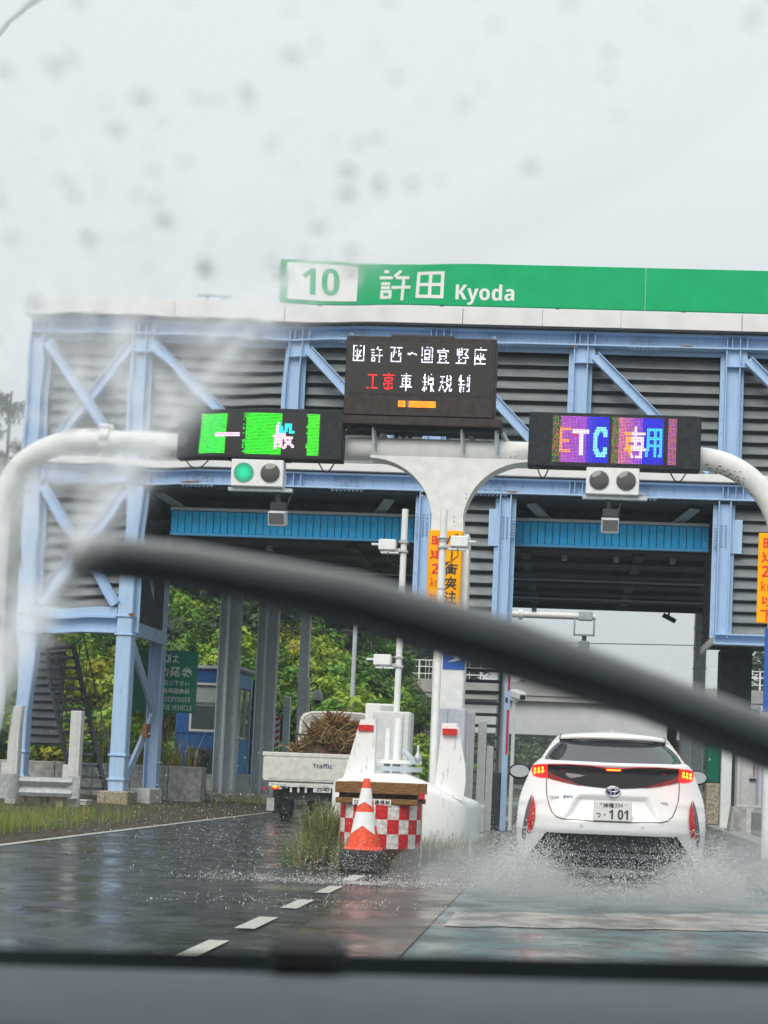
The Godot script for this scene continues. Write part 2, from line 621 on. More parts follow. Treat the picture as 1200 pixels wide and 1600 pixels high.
	teal.albedo_texture = ntex(53, .014, lin(.05, .075, .078), lin(.08, .15, .16), 6, 1024, 12.0, .32, .66)
	M.teal = teal
	var brown: StandardMaterial3D = wet.duplicate()
	brown.albedo_texture = ntex(54, .02, lin(.055, .045, .038), lin(.12, .10, .085), 6, 512)
	M.brown_road = brown
	var strip: StandardMaterial3D = wet.duplicate()
	strip.albedo_texture = ntex(55, .03, lin(.15, .15, .14), lin(.33, .32, .29), 6, 512, 8.0, .3, .66)
	M.strip = strip
	M.line = worn(56, lin(.38, .40, .36), lin(.62, .63, .58), .35, .35, 0.0, .03)

func sheet(x0: float, x1: float, z0: float, z1: float, y: float) -> SurfaceTool:
	OFF = Vector3.ZERO
	var st := mb()
	quad(st, Vector3(x0, y, z1), Vector3(x1, y, z1), Vector3(x1, y, z0), Vector3(x0, y, z0))
	return st

func hill_height(x: float, z: float) -> float:
	var far := clampf((-z - 44.0) * 0.30, 0.0, 9.5)
	var side := smoothstep(-2.5, -14.0, x) * (0.5 + 0.5 * smoothstep(-3.0, -9.0, x))
	var h := far * side
	h = maxf(h, smoothstep(-13.0, -26.0, x) * clampf((-z - 30.0) * 0.25, 0.0, 5.0))
	return h

func setting() -> void:
	struct("ground", sheet(-700, 700, -1200, 40, -0.03), M.soil)
	struct("road", sheet(-6.75, 2.9, -260, 12, 0.0), M.asphalt)
	# worn brown strip of asphalt beside the coloured lane
	OFF = Vector3.ZERO
	var st := mb()
	var zs := [-3.0, -8.0, -10.0, -12.0, -14.0, -15.2]
	var lx := [-1.75, -1.62, -1.70, -1.55, -1.50, -1.2]
	for i in 5:
		quad(st, Vector3(lx[i], .004, zs[i]), Vector3(-.9, .004, zs[i]), Vector3(-.9, .004, zs[i + 1]), Vector3(lx[i + 1], .004, zs[i + 1]))
	struct("brown_road_patch", st, M.brown_road)
	struct("coloured_lane", sheet(-.88, 2.88, -34, 5, .004), M.teal)
	st = mb()
	var top := []
	for i in 21:
		var f := i / 20.0
		top.append(Vector3(lerpf(-.80, 2.86, f), .008, -11.0 - f * 1.1 + .05 * sin(f * 31.0) + .12 * sin(f * 7.0)))
	for i in 20:
		var f := i / 20.0
		var g := (i + 1) / 20.0
		quad(st, Vector3(top[i].x, .008, -9.85 - f * .9 + .04 * sin(f * 43.0)), Vector3(top[i + 1].x, .008, -9.85 - g * .9 + .04 * sin(g * 43.0)), top[i + 1], top[i])
	struct("pale_road_strip", st, M.strip)
	# markings
	st = mb()
	for i in 40:
		var z := -6.0 - i * .9
		var e := .012 * sin(i * 2.3)
		quad(st, Vector3(-6.44 - .0095 * i, .008, z), Vector3(-6.32 + e - .0095 * i, .008, z), Vector3(-6.32 - e - .0095 * i, .008, z - .9), Vector3(-6.45 - .0095 * i, .008, z - .9))
	struct("road_edge_line", st, M.line)
	for i in 9:
		var z := -4.9 - i * 1.43
		struct("lane_dash", sheet(-2.06 + .005 * (i % 3), -1.93, z - .76, z, .008), M.line)
	st = mb()
	quad(st, Vector3(-1.98, .008, -13.1), Vector3(-1.62, .008, -13.05), Vector3(-1.58, .008, -13.4), Vector3(-1.97, .008, -13.5))
	struct("road_marking", st, M.strip)
	for z in [-15.6, -18.4, -19.4]:      # tar joints across the left lane
		struct("road_joint", sheet(-6.2, -3.1, z - .05, z, .006), M.rubber)
	# left verge: rough soil that rises from the road's edge
	st = mb(true)
	var nz := FastNoiseLite.new()
	nz.seed = 4
	nz.frequency = .35
	var vp := func(i: int, j: int) -> Vector3:
		var x := -6.62 - i * .5
		var z := 8.0 - j * .7
		var y := .0 if i == 0 else .07 + .06 * nz.get_noise_2d(x * 2, z * 2) + .015 * i
		return Vector3(x - .06 * nz.get_noise_2d(z * 3.0, 5.0), y, z - (0.0))
	for i in 22:
		for j in 70:
			quad(st, vp.call(i + 1, j), vp.call(i, j), vp.call(i, j + 1), vp.call(i + 1, j + 1))
	struct("verge", st, M.soil)
	# hill behind the toll gate
	st = mb(true)
	var hp := func(i: int, j: int) -> Vector3:
		var x := -60.0 + i * 2.0
		var z := -30.0 - j * 2.5
		return Vector3(x, hill_height(x, z) + .25 * nz.get_noise_2d(x, z) - .1, z)
	for i in 30:
		for j in 30:
			quad(st, hp.call(i, j), hp.call(i + 1, j), hp.call(i + 1, j + 1), hp.call(i, j + 1))
	struct("hillside", st, M.soil)
	# far ridge beyond the overpass
	st = mb(true)
	var fp := func(i: int, j: int) -> Vector3:
		var x := -120.0 + i * 8.0
		var z := -190.0 - j * 8.0
		return Vector3(x, -1.0 + minf(j * 2.6, 13.0) * (1.0 + .35 * nz.get_noise_2d(x * .06, z * .06)) * smoothstep(60.0, 10.0, x - 20.0), z)
	for i in 40:
		for j in 12:
			quad(st, fp.call(i, j), fp.call(i + 1, j), fp.call(i + 1, j + 1), fp.call(i, j + 1))
	struct("far_hill", st, mat(lin(.045, .065, .035), .9))
	# kerbed islands
	st = mb()
	ext(st, 2.9, 6.4, -.02, .16, -60, -14, .02)
	struct("right_kerb", st, M.concrete)
	st = mb()
	ext(st, -2.95, -1.2, -.02, .16, -48, -19.0, .02)
	struct("island_kerb", st, M.concrete)
	st = mb()
	ext(st, -12.2, -6.95, -.02, .30, -52, -36.4, .02)
	struct("booth_island", st, M.concrete)

# ---------------------------------------------------------------- the toll gate building
func beam_x(called: String, x0: float, x1: float, y0: float, y1: float, z: float, parent: Node, joints: Array) -> void:
	var st := mb()
	ext(st, x0, x1, y1 - .03, y1, z - .30, z + .02)
	ext(st, x0, x1, y0, y0 + .03, z - .30, z + .02)
	ext(st, x0, x1, y0 + .03, y1 - .03, z - .17, z - .15)
	var o := obj(called, st, M.blue, parent)
	var k := mb()
	for x in joints:
		for d in [-.13, -.03, .13, .28]:
			ext(k, x + d - .008, x + d + .008, y0 + .03, y1 - .03, z - .15, z + .005)
	if joints: obj("stiffener", k, M.blue, o)
	var p := mb()
	for i in joints.size() - 1:
		var m: float = (joints[i] + joints[i + 1]) / 2.0 - .25
		ext(p, m - .30, m + .30, y0 + .05, y1 - .05, z - .15, z - .138)
		ext(p, m - .36, m + .36, y0 - .018, y0, z - .28, z + .01)
		for q in 4:
			for r in 2:
				ext(p, m - .16 + q * .10, m - .13 + q * .10, y0 + .09 + r * .07, y0 + .12 + r * .07, z - .138, z - .115)
		for q in 8:
			ext(p, m - .32 + q * .085, m - .28 + q * .085, y0 - .05, y0 - .018, z - .06, z - .02)
	if joints.size() > 1: obj("splice_plate", p, M.blue_dirty, o)

func column_x(called: String, x: float, y0: float, y1: float, z: float, parent: Node, wide := .30) -> void:
	var st := mb()
	hsec(st, Vector3(x, y0, z - .12), Vector3(x, y1, z - .12), wide, .24, .022)
	var o := obj(called, st, M.blue, parent)
	for s in [-1.0, 1.0]:
		var l := mb()
		ext(l, x + s * (wide / 2 + .002), x + s * (wide / 2 + .095), y0, y1 - .02, z - .20, z - .185)
		for i in int((y1 - y0) / .27):
			ext(l, x + s * (wide / 2 + .05) - .012, x + s * (wide / 2 + .05) + .012, y0 + .1 + i * .27, y0 + .125 + i * .27, z - .185, z - .17)
		obj("side_plate", l, M.blue, o)

func brace(a: Vector3, b: Vector3, parent: Node, wide := .20) -> void:
	var st := mb()
	hsec(st, a, b, wide, .16, .018)
	obj("brace", st, M.blue, parent)

func louvre(called: String, x0: float, x1: float, y0: float, y1: float, z: float, parent: Node) -> void:
	var b := box1(called, x0, x1, y0, y1, z - .16, z - .13, M.mesh, parent)
	var n := int(round((y1 - y0) / .2425))
	var pitch := (y1 - y0) / n
	for i in n:
		var y := y0 + i * pitch + rng.randf_range(-.004, .004)
		var st := mb()
		var a := [Vector3(0, y + .005, z), Vector3(0, y + .168, z - .09), Vector3(0, y + .181, z - .085), Vector3(0, y + .018, z + .012), Vector3(0, y - .004, z + .012)]
		var ctr := Vector3((x0 + x1) / 2, y + .08, z - .04)
		for k in a.size():
			var p: Vector3 = a[k]
			var q: Vector3 = a[(k + 1) % a.size()]
			out_face(st, [Vector3(x0, p.y, p.z), Vector3(x1, p.y, p.z), Vector3(x1, q.y, q.z), Vector3(x0, q.y, q.z)], ctr)
		obj("slat", st, M.slat, b)
	# the bird mesh behind the upper gaps, as fine upright wires
	var w := mb()
	for i in int((x1 - x0) / .05):
		ext(w, x0 + .02 + i * .05, x0 + .028 + i * .05, y0 + .02, y1, z - .125, z - .115)
	obj("mesh_wires", w, M.ceiling, b).set_meta("kind", "stuff")

func toll_gate() -> void:
	var g := thing("toll_gate", Vector3(-3, 0, -30), "pale blue steel toll gate with louvred walls and white parapet over the lanes", "toll gate")
	var z := -30.0
	var cols := [-11.5, -9.32, -6.07, -3.07, -.08, 3.06, 6.2]
	# enclosure behind the louvres, and the ceiling over the lanes
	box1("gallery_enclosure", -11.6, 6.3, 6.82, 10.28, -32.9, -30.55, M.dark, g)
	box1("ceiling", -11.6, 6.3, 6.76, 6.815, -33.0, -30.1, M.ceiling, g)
	box1("roof_slab", -11.75, 6.45, 10.29, 10.36, -33.3, -29.95, M.white_panel, g)
	# white parapet in panels
	var xs := [-11.68, -8.6, -6.3, -2.55, -.9, .72, 3.2, 6.4]
	for i in xs.size() - 1:
		box1("parapet_panel", xs[i] + .006, xs[i + 1] - .006, 10.30, 10.66, -30.06, -29.86, M.white_panel, g, .008)
	box1("parapet_drip", -11.7, 6.42, 10.262, 10.296, -30.0, -29.88, M.dark, g)
	box1("parapet_return", -11.75, -11.69, 10.30, 10.66, -33.0, -29.86, M.white_panel, g)
	# main beams
	beam_x("top_beam", -11.65, 6.3, 9.96, 10.255, z, g, cols)
	beam_x("middle_beam", -11.65, 6.3, 6.82, 7.14, z, g, cols)
	var st := mb()
	ext(st, -11.4, 6.2, 9.86, 9.95, z - .28, z - .24)
	obj("purlin", st, M.blue, g)
	st = mb()
	ext(st, -11.4, 6.2, 7.17, 7.33, z - .45, z + .10, .01)
	obj("ledge_flashing", st, M.white_panel, g)
	for i in cols.size():
		column_x("column", cols[i], 7.34, 9.95, z, g)
	# gussets where the braces meet the columns
	for i in range(1, cols.size() - 1):
		st = mb()
		var x: float = cols[i]
		prism(st, [Vector2(x - .14, 9.60), Vector2(x + .28, 9.60), Vector2(x + .40, 9.72), Vector2(x + .30, 9.80), Vector2(x + .28, 9.955), Vector2(x - .14, 9.955)], .012, Transform3D(Basis(), Vector3(0, 0, z - .09)))
		ext(st, x - .14, x + .28, 9.595, 9.612, z - .078, z + .01)
		obj("gusset", st, M.blue, g)
	# braces: crossed in the end bay, single diagonals along the lanes
	brace(Vector3(-11.25, 9.75, z), Vector3(-9.55, 7.4, z - .0), g)
	brace(Vector3(-9.55, 9.75, z - .17), Vector3(-11.25, 7.4, z - .17), g)
	for i in range(1, 6):
		brace(Vector3(cols[i] + .30, 9.74, z), Vector3(cols[i + 1] - .42, 7.40, z), g)
	# upper louvres between the columns
	for i in 6:
		louvre("louvre_panel", cols[i] + .24, cols[i + 1] - .24, 7.36, 9.86, z - .33, g)
	var rust := [[-9.18, 7.36, .10, .05], [-5.92, 7.36, .13, .04], [-.22, 9.90, .07, .03], [3.22, 7.37, .10, .06], [-1.40, 6.83, .16, .025], [1.10, 6.83, .24, .025], [-8.1, 6.83, .30, .022], [-6.9, 9.965, .12, .02], [2.1, 9.965, .16, .02], [-9.16, 4.02, .08, .05], [-2.2, 6.83, .12, .02]]
	for v in rust:
		st = mb()
		var blot := []
		for k in 11:
			var f := TAU * k / 11.0
			blot.append(Vector2(v[0] + cos(f) * v[2] * rng.randf_range(.6, 1.1), v[1] + .03 + sin(f) * v[3] * rng.randf_range(.5, 1.2)))
		prism(st, blot, .002, Transform3D(Basis(), Vector3(0, 0, z + .021)))
		obj("rust_patch", st, M.rust, g)
	# towers that come down beside the lanes
	towers(g)
	lane_canopy(g)

func towers(g: Node3D) -> void:
	var z := -30.0
	# left tower on tall box legs
	for x in [-11.42, -9.32]:
		var st := mb()
		ext(st, x - .16, x + .16, 0.36, 6.81, z - .33, z - .01, .02)
		var o := obj("tower_leg", st, M.blue, g)
		for y in [.62, 1.12, 3.62, 4.0]:
			st = mb()
			ext(st, x - .19, x + .19, y, y + .04, z - .36, z + .02, .005)
			obj("collar", st, M.blue, o)
		st = mb()
		ext(st, x + .162, x + .25, 3.7, 6.78, z - .22, z - .20)
		obj("side_plate", st, M.blue, o)
	louvre("tower_louvre", -11.2, -9.52, 4.22, 6.74, z - .25, g)
	brace(Vector3(-11.2, 6.72, z), Vector3(-9.52, 4.26, z), g)
	brace(Vector3(-9.52, 6.72, z - .12), Vector3(-11.2, 4.26, z - .12), g)
	beam_x("tower_beam", -11.25, -9.5, 3.66, 4.0, z, g, [])
	box1("tower_beam_cap", -11.25, -9.5, 4.004, 4.20, z - .26, z - .05, M.blue, g, .01)
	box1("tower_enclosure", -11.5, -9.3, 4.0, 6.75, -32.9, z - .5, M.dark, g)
	# rear leg, side bracing
	var q := mb()
	hsec(q, Vector3(-9.42, 0.0, -32.9), Vector3(-9.42, 6.75, -32.9), .30, .30, .03)
	var rl := obj("tower_leg", q, M.blue, g)
	q = mb()
	for y in [.5, 1.0, 3.3, 3.75, 4.1, 4.5]:
		ext(q, -9.26, -9.20, y, y + .035, -33.0, -32.75)
	obj("cleat", q, M.blue, rl)
	q = mb()
	bar(q, Vector3(-9.26, 6.2, -30.2), Vector3(-9.36, 4.1, -32.7), .06, .22)
	obj("side_brace", q, M.blue_dirty, g)
	q = mb()
	bar(q, Vector3(-9.26, 3.6, -30.25), Vector3(-9.34, 2.1, -32.6), .06, .26)
	obj("side_brace", q, M.blue_dirty, g)
	q = mb()
	bar(q, Vector3(-9.34, 2.15, -32.6), Vector3(-9.28, .5, -30.35), .06, .22)
	obj("side_brace", q, M.blue_dirty, g)
	q = mb()
	ext(q, -9.30, -9.2, 1.55, 1.85, -31.9, -31.6)
	obj("rusty_joint", q, M.rust, g)
	q = mb()
	ext(q, -9.28, -9.2, 3.66, 3.95, -32.7, -30.4)
	obj("side_beam", q, M.blue_dirty, g)
	# the louvred block between the two lanes
	for x in [-3.18, -1.52]:
		column_x("hanging_column", x, 3.95, 6.81, z, g, .24)
		var e := mb()
		var s := 1.0 if x < -2 else -1.0
		ext(e, x + s * .13, x + s * .34, 5.75, 6.52, z - .16, z - .145)
		var pl := obj("connection_plate", e, M.blue, g)
		e = mb()
		for k in 8:
			ext(e, x - .05, x - .025, 5.92 + k * .06, 5.945 + k * .06, z - .12, z - .07)
			ext(e, x + .025, x + .05, 5.92 + k * .06, 5.945 + k * .06, z - .12, z - .07)
			ext(e, x - s * .13, x - s * .19, 5.92 + k * .06, 5.945 + k * .06, z - .10, z - .06)
		obj("bolt_row", e, M.blue_dirty, pl)
	louvre("centre_louvre", -2.96, -1.74, 3.98, 6.76, z - .25, g)
	box1("centre_enclosure", -3.24, -1.46, 3.96, 6.75, -32.9, z - .45, M.dark, g)
	box1("centre_beam", -3.3, -1.4, 3.76, 3.95, z - .3, z - .03, M.blue, g, .01)
	# right block
	column_x("hanging_column", 2.98, 4.0, 6.81, z, g, .26)
	var e2 := mb()
	ext(e2, 3.12, 3.36, 5.75, 6.45, z - .16, z - .145)
	var pl2 := obj("connection_plate", e2, M.blue, g)
	e2 = mb()
	for k in 8:
		ext(e2, 2.92, 2.945, 5.88 + k * .06, 5.905 + k * .06, z - .12, z - .07)
		ext(e2, 3.0, 3.025, 5.88 + k * .06, 5.905 + k * .06, z - .12, z - .07)
		ext(e2, 2.78, 2.84, 5.88 + k * .06, 5.905 + k * .06, z - .10, z - .06)
	obj("bolt_row", e2, M.blue_dirty, pl2)
	louvre("right_louvre", 3.22, 6.1, 4.1, 6.70, z - .25, g)
	beam_x("right_beam", 2.84, 6.3, 3.86, 4.08, z, g, [])
	box1("right_enclosure", 2.88, 6.3, 4.0, 6.75, -32.9, z - .45, M.dark, g)
	box1("enclosure_edge", 2.82, 2.875, 3.9, 4.05, -33.0, z - .35, M.white_panel, g)
	for k in 13:                                     # slats on the wall that faces the lane
		var st := mb()
		bx(st, Vector3(2.845, 4.15 + k * .20, -31.7), Vector3(.03, .13, 2.45), 0.0, Basis(Vector3(0, 0, 1), .35))
		obj("side_slat", st, M.ceiling, g)
	for k in 3:                                      # brackets under the ceiling
		for s in [[-8.9, .4], [-4.0, -.4], [-1.0, .4], [2.4, -.4]]:
			var st := mb()
			bar(st, Vector3(s[0], 6.70, -30.5), Vector3(s[0] + s[1] * .9, 6.50, -31.4), .22, .05)
			if k == 0: obj("ceiling_brace", st, M.grey_steel, g)

func lane_canopy(g: Node3D) -> void:
	# bright blue corrugated fascia over each lane, board by board
	for r in [[-8.75, -3.36, 35], [-1.34, 2.76, 26]]:
		var w: float = (r[1] - r[0]) / r[2]
		var back := box1("fascia", r[0], r[1], 5.93, 6.44, -31.14, -31.08, M.dark, g)
		for i in r[2]:
			var x: float = r[0] + i * w
			box1("fascia_board", x + .006, x + w - .006, 5.96, 6.43, -31.08, -31.03 + .006 * (i % 2), M.fascia, back, .008)
		box1("fascia_trim", r[0], r[1], 5.905, 5.955, -31.12, -31.0, M.fascia_trim, back)
		box1("gutter", r[0], r[1], 6.44, 6.50, -31.12, -30.98, M.grey_steel, back)
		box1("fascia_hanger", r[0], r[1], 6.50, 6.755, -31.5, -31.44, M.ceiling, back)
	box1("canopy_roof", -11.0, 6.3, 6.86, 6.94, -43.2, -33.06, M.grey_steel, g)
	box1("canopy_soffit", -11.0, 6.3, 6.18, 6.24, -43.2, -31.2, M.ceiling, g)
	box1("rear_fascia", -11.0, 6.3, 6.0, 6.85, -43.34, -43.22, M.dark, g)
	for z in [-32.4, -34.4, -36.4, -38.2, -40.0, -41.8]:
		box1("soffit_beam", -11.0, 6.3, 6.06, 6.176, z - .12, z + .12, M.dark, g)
	for z in [-37.3, -41.2]:
		var st := mb()
		tube(st, [Vector3(-9, 6.05, z), Vector3(5, 6.05, z)], .03, 8)
		obj("conduit", st, M.grey_steel, g)
	for x in [-9.0, -5.2, -1.2, 1.4, 4.0]:
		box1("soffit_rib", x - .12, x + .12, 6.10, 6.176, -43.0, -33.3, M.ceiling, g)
	for x in [-7.2, -.3, .9, 2.2]:
		box1("ceiling_lamp", x - .06, x + .06, 6.06, 6.17, -34.0, -33.8, M.grey_steel, g)
	# grey canopy columns along the booth island
	for p in [[-9.10, -38.3], [-8.36, -39.6]]:
		var st := mb()
		hsec(st, Vector3(p[0] - .1, .3, p[1]), Vector3(p[0] - .1, 6.17, p[1]), .24, .36, .03)
		ext(st, p[0] + .04, p[0] + .28, .3, 6.17, p[1] - .3, p[1] - .02)
		var o := obj("canopy_column", st, M.column, g)
		st = mb()
		tube(st, [Vector3(p[0] + .03, .3, p[1] + .16), Vector3(p[0] + .03, 6.1, p[1] + .16)], .045, 8)
		obj("downpipe", st, M.column, o)
	var c := mb()
	ext(c, -7.92, -7.66, .3, 6.17, -42.4, -42.1, .01)
	obj("canopy_column", c, M.column, g)
	c = mb()
	ext(c, 3.55, 3.9, .16, 6.17, -43.9, -43.5, .02)
	var rc := obj("canopy_column", c, M.galv, g)
	c = mb()
	for y in [4.4, 5.0, 5.6]:
		ext(c, 3.53, 3.92, y, y + .03, -43.9, -43.47)
	obj("seam", c, M.grey_steel, rc)
	c = mb()
	ext(c, 3.2, 3.9, .16, 3.95, -32.8, -32.3)
	obj("support_column", c, M.dark, g)
	c = mb()
	ext(c, 4.9, 5.3, .16, 3.86, -30.6, -30.2)
	obj("support_column", c, M.blue, g)
	c = mb()
	ext(c, -2.9, -2.5, .16, 3.76, -32.7, -32.3)
	obj("support_column", c, M.blue, g)

func green_sign() -> void:
	var s := thing("exit_sign", Vector3(-.5, 10.66, -29.9), "long green board with white place name standing on the gate's parapet", "road sign")
	var seams := [-6.40, -3.68, 1.2, 6.4]
	for i in 3:
		box1("panel", seams[i] + .004, seams[i + 1] - .004, 10.69, 11.58, -29.92, -29.86, M.green_board, s, .006)
	box1("number_plate", -6.24, -4.80, 10.76, 11.51, -29.858, -29.85, M.letter, s)
	words("number", "10", Vector3(-5.98, 11.14, -29.846), .54, M.green_board, s, true)
	var st := mb()
	glyph(st, "許", Vector3(-4.36, 11.46, -29.858), .66, .064)
	glyph(st, "田", Vector3(-3.60, 11.46, -29.858), .64, .070)
	obj("place_name", st, M.letter, s)
	words("place_name", "Kyoda", Vector3(-2.76, 10.965, -29.856), .315, M.letter, s, true)
	st = mb()
	for x in [-5.6, -3.0, -.6, 2.0, 4.6]:
		ext(st, x - .04, x + .04, 10.64, 11.4, -30.05, -29.93)
	obj("bracket", st, M.grey_steel, s)

func overpass() -> void:
	var b := thing("overpass", Vector3(0, 0, -95), "grey concrete overpass with pale railing crossing far beyond the toll lanes", "bridge")
	var z := -95.0
	var far_concrete := worn(90, lin(.30, .31, .31), lin(.38, .39, .38), 14.0, .8)
	var far_pale := worn(91, lin(.47, .50, .52), lin(.54, .57, .59), 16.0, .8)
	box1("parapet", -40, 40, 6.25, 7.1, z - .2, z + .2, far_concrete, b)
	box1("deck", -40, 40, 5.9, 6.24, z - 7, z + .1, far_concrete, b)
	box1("girder", -40, 40, 3.75, 5.88, z - .9, z - .35, far_pale, b)
	box1("girder_flange", -40, 40, 3.58, 3.745, z - 1.0, z - .25, M.dark, b)
	box1("abutment", -16, -7.6, 0, 5.88, z - 6, z - 1.2, far_concrete, b)
	box1("abutment", 12, 30, 0, 5.88, z - 6, z - 1.2, far_concrete, b)
	for y in [7.45, 7.9, 8.32]:
		box1("handrail", -40, 40, y - .03, y + .03, z - .04, z + .04, M.white_pipe, b)
	for i in 32:
		var x := -30.0 + i * 2.0
		box1("rail_post", x - .05, x + .05, 7.1, 8.29, z - .05, z + .05, M.white_pipe, b)
	var st := mb()
	for i in 14:
		ext(st, -9.6 + i * .22, -9.57 + i * .22, 7.12, 8.29, z - .02, z + .02)
	obj("rail_pickets", st, M.white_pipe, b)

# ---------------------------------------------------------------- pipe gantry and what hangs on it
func pipe_gantry() -> void:
	var g := thing("sign_gantry", Vector3(-1.75, 0, -21), "white steel pipe gantry arching over both lanes on a flared central post", "sign gantry")
	var z := -21.0
	var y := 5.675
	var pts := [Vector3(-8.45, 0.05, z), Vector3(-8.45, 2.4, z), Vector3(-8.45, 4.2, z)]
	for i in 13:
		var f := deg_to_rad(180 - i * 7.5)
		pts.append(Vector3(-7.25 + cos(f) * 1.2, 4.475 + sin(f) * 1.2, z))
	for x in [-6.2, -4.5, -2.5, -.5, .6]:
		pts.append(Vector3(x, y, z))
	for i in 13:
		var f := deg_to_rad(90 - i * 7.5)
		pts.append(Vector3(1.655 + cos(f) * 1.24, 4.435 + sin(f) * 1.24, z))
	pts.append(Vector3(2.895, 2.4, z))
	pts.append(Vector3(2.895, .0, z))
	var st := mb(true)
	tube(st, pts, .162, 28)
	obj("pipe", st, M.white_pipe, g)
	# mossy patches on the underside of the pipe
	for p in [[-1.12, .40], [1.66, 1.1]]:
		st = mb(true)
		var mn := FastNoiseLite.new()
		mn.seed = 9
		mn.frequency = 9.0
		for i in 44:
			for k in 16:
				var v := []
				if mn.get_noise_2d(p[0] + i * .03, k * .035) + .16 - k * .045 - .25 * absf(i / 22.0 - 1.0) < .04: continue
				for q in [[0, 0], [1, 0], [1, 1], [0, 1]]:
					var x: float = p[0] + (i + q[0]) / 44.0 * p[1]
					var a := deg_to_rad(-95 + (k + q[1]) * 6.0)
					var th := maxf(0.0, (x - 1.655) / 1.24)
					var cx := x if x < 1.655 else 1.655 + sin(th) * 1.24
					var cy := y if x < 1.655 else 4.435 + cos(th) * 1.24
					v.append(Vector3(cx + sin(th) * sin(a) * .164, cy + cos(th) * sin(a) * .164, z + cos(a) * .164))
				quad(st, v[0], v[1], v[2], v[3])
		obj("moss_patch", st, M.moss, g)
	for x in [-6.92]:
		st = mb(true)
		tube(st, [Vector3(x - .07, y, z), Vector3(x + .07, y, z)], .20, 24)
		var fl := obj("pipe_flange", st, M.white_pipe, g)
		st = mb()
		for k in 8:
			var f := TAU * k / 8.0 + .2
			bx(st, Vector3(x, y + sin(f) * .225, z + cos(f) * .225), Vector3(.16, .05, .05), .008, Basis(Vector3.RIGHT, -f))
		obj("flange_bolt", st, M.white_pipe, fl)
	# flared head: two curved flanks like a goblet
	var head := [Vector2(-3.02, 5.535), Vector2(-3.02, 5.50)]
	for i in 13:
		var f := deg_to_rad(90 - i * 7.0)
		head.append(Vector2(-3.02 + .0 + cos(f) * .92, 4.60 + sin(f) * .90))
	head.append(Vector2(-2.11, 4.45))
	head.append(Vector2(-1.64, 4.45))
	for i in 13:
		var f := deg_to_rad(174 - i * 7.0)
		head.append(Vector2(-.74 + cos(f) * .92, 4.60 + sin(f) * .90))
	head.append(Vector2(-.74, 5.50))
	head.append(Vector2(-.74, 5.535))
	st = mb()
	prism(st, head, .36, Transform3D(Basis(), Vector3(0, 0, z - .14)))
	var hd := obj("flared_head", st, M.white_pipe, g)
	st = mb()
	for p in [[-2.25, 5.02], [-1.62, 5.0], [-2.16, 4.66], [-1.78, 4.66]]:
		for k in 2:
			ext(st, p[0] - .012, p[0] + .012, p[1] - k * .06, p[1] - k * .06 + .025, z + .22, z + .226)
	obj("bolt_mark", st, M.grey_steel, hd)
	box1("post", -2.0, -1.55, .16, 4.45, z - .2, z + .16, M.white_pipe, g, .02)
	box1("foot_plate", -2.1, -1.45, .16, .22, z - .3, z + .28, M.galv, g)
	box1("blue_band", -1.86, -1.545, 2.50, 2.86, z + .164, z + .172, M.blue_sign, g)
	st = mb()
	prism(st, [Vector2(-1.72, 2.72), Vector2(-1.60, 2.84), Vector2(-1.585, 2.72), Vector2(-1.62, 2.63), Vector2(-1.80, 2.60), Vector2(-1.70, 2.65)], .004, Transform3D(Basis(), Vector3(0, 0, z + .172)))
	obj("white_curve", st, M.letter, g)

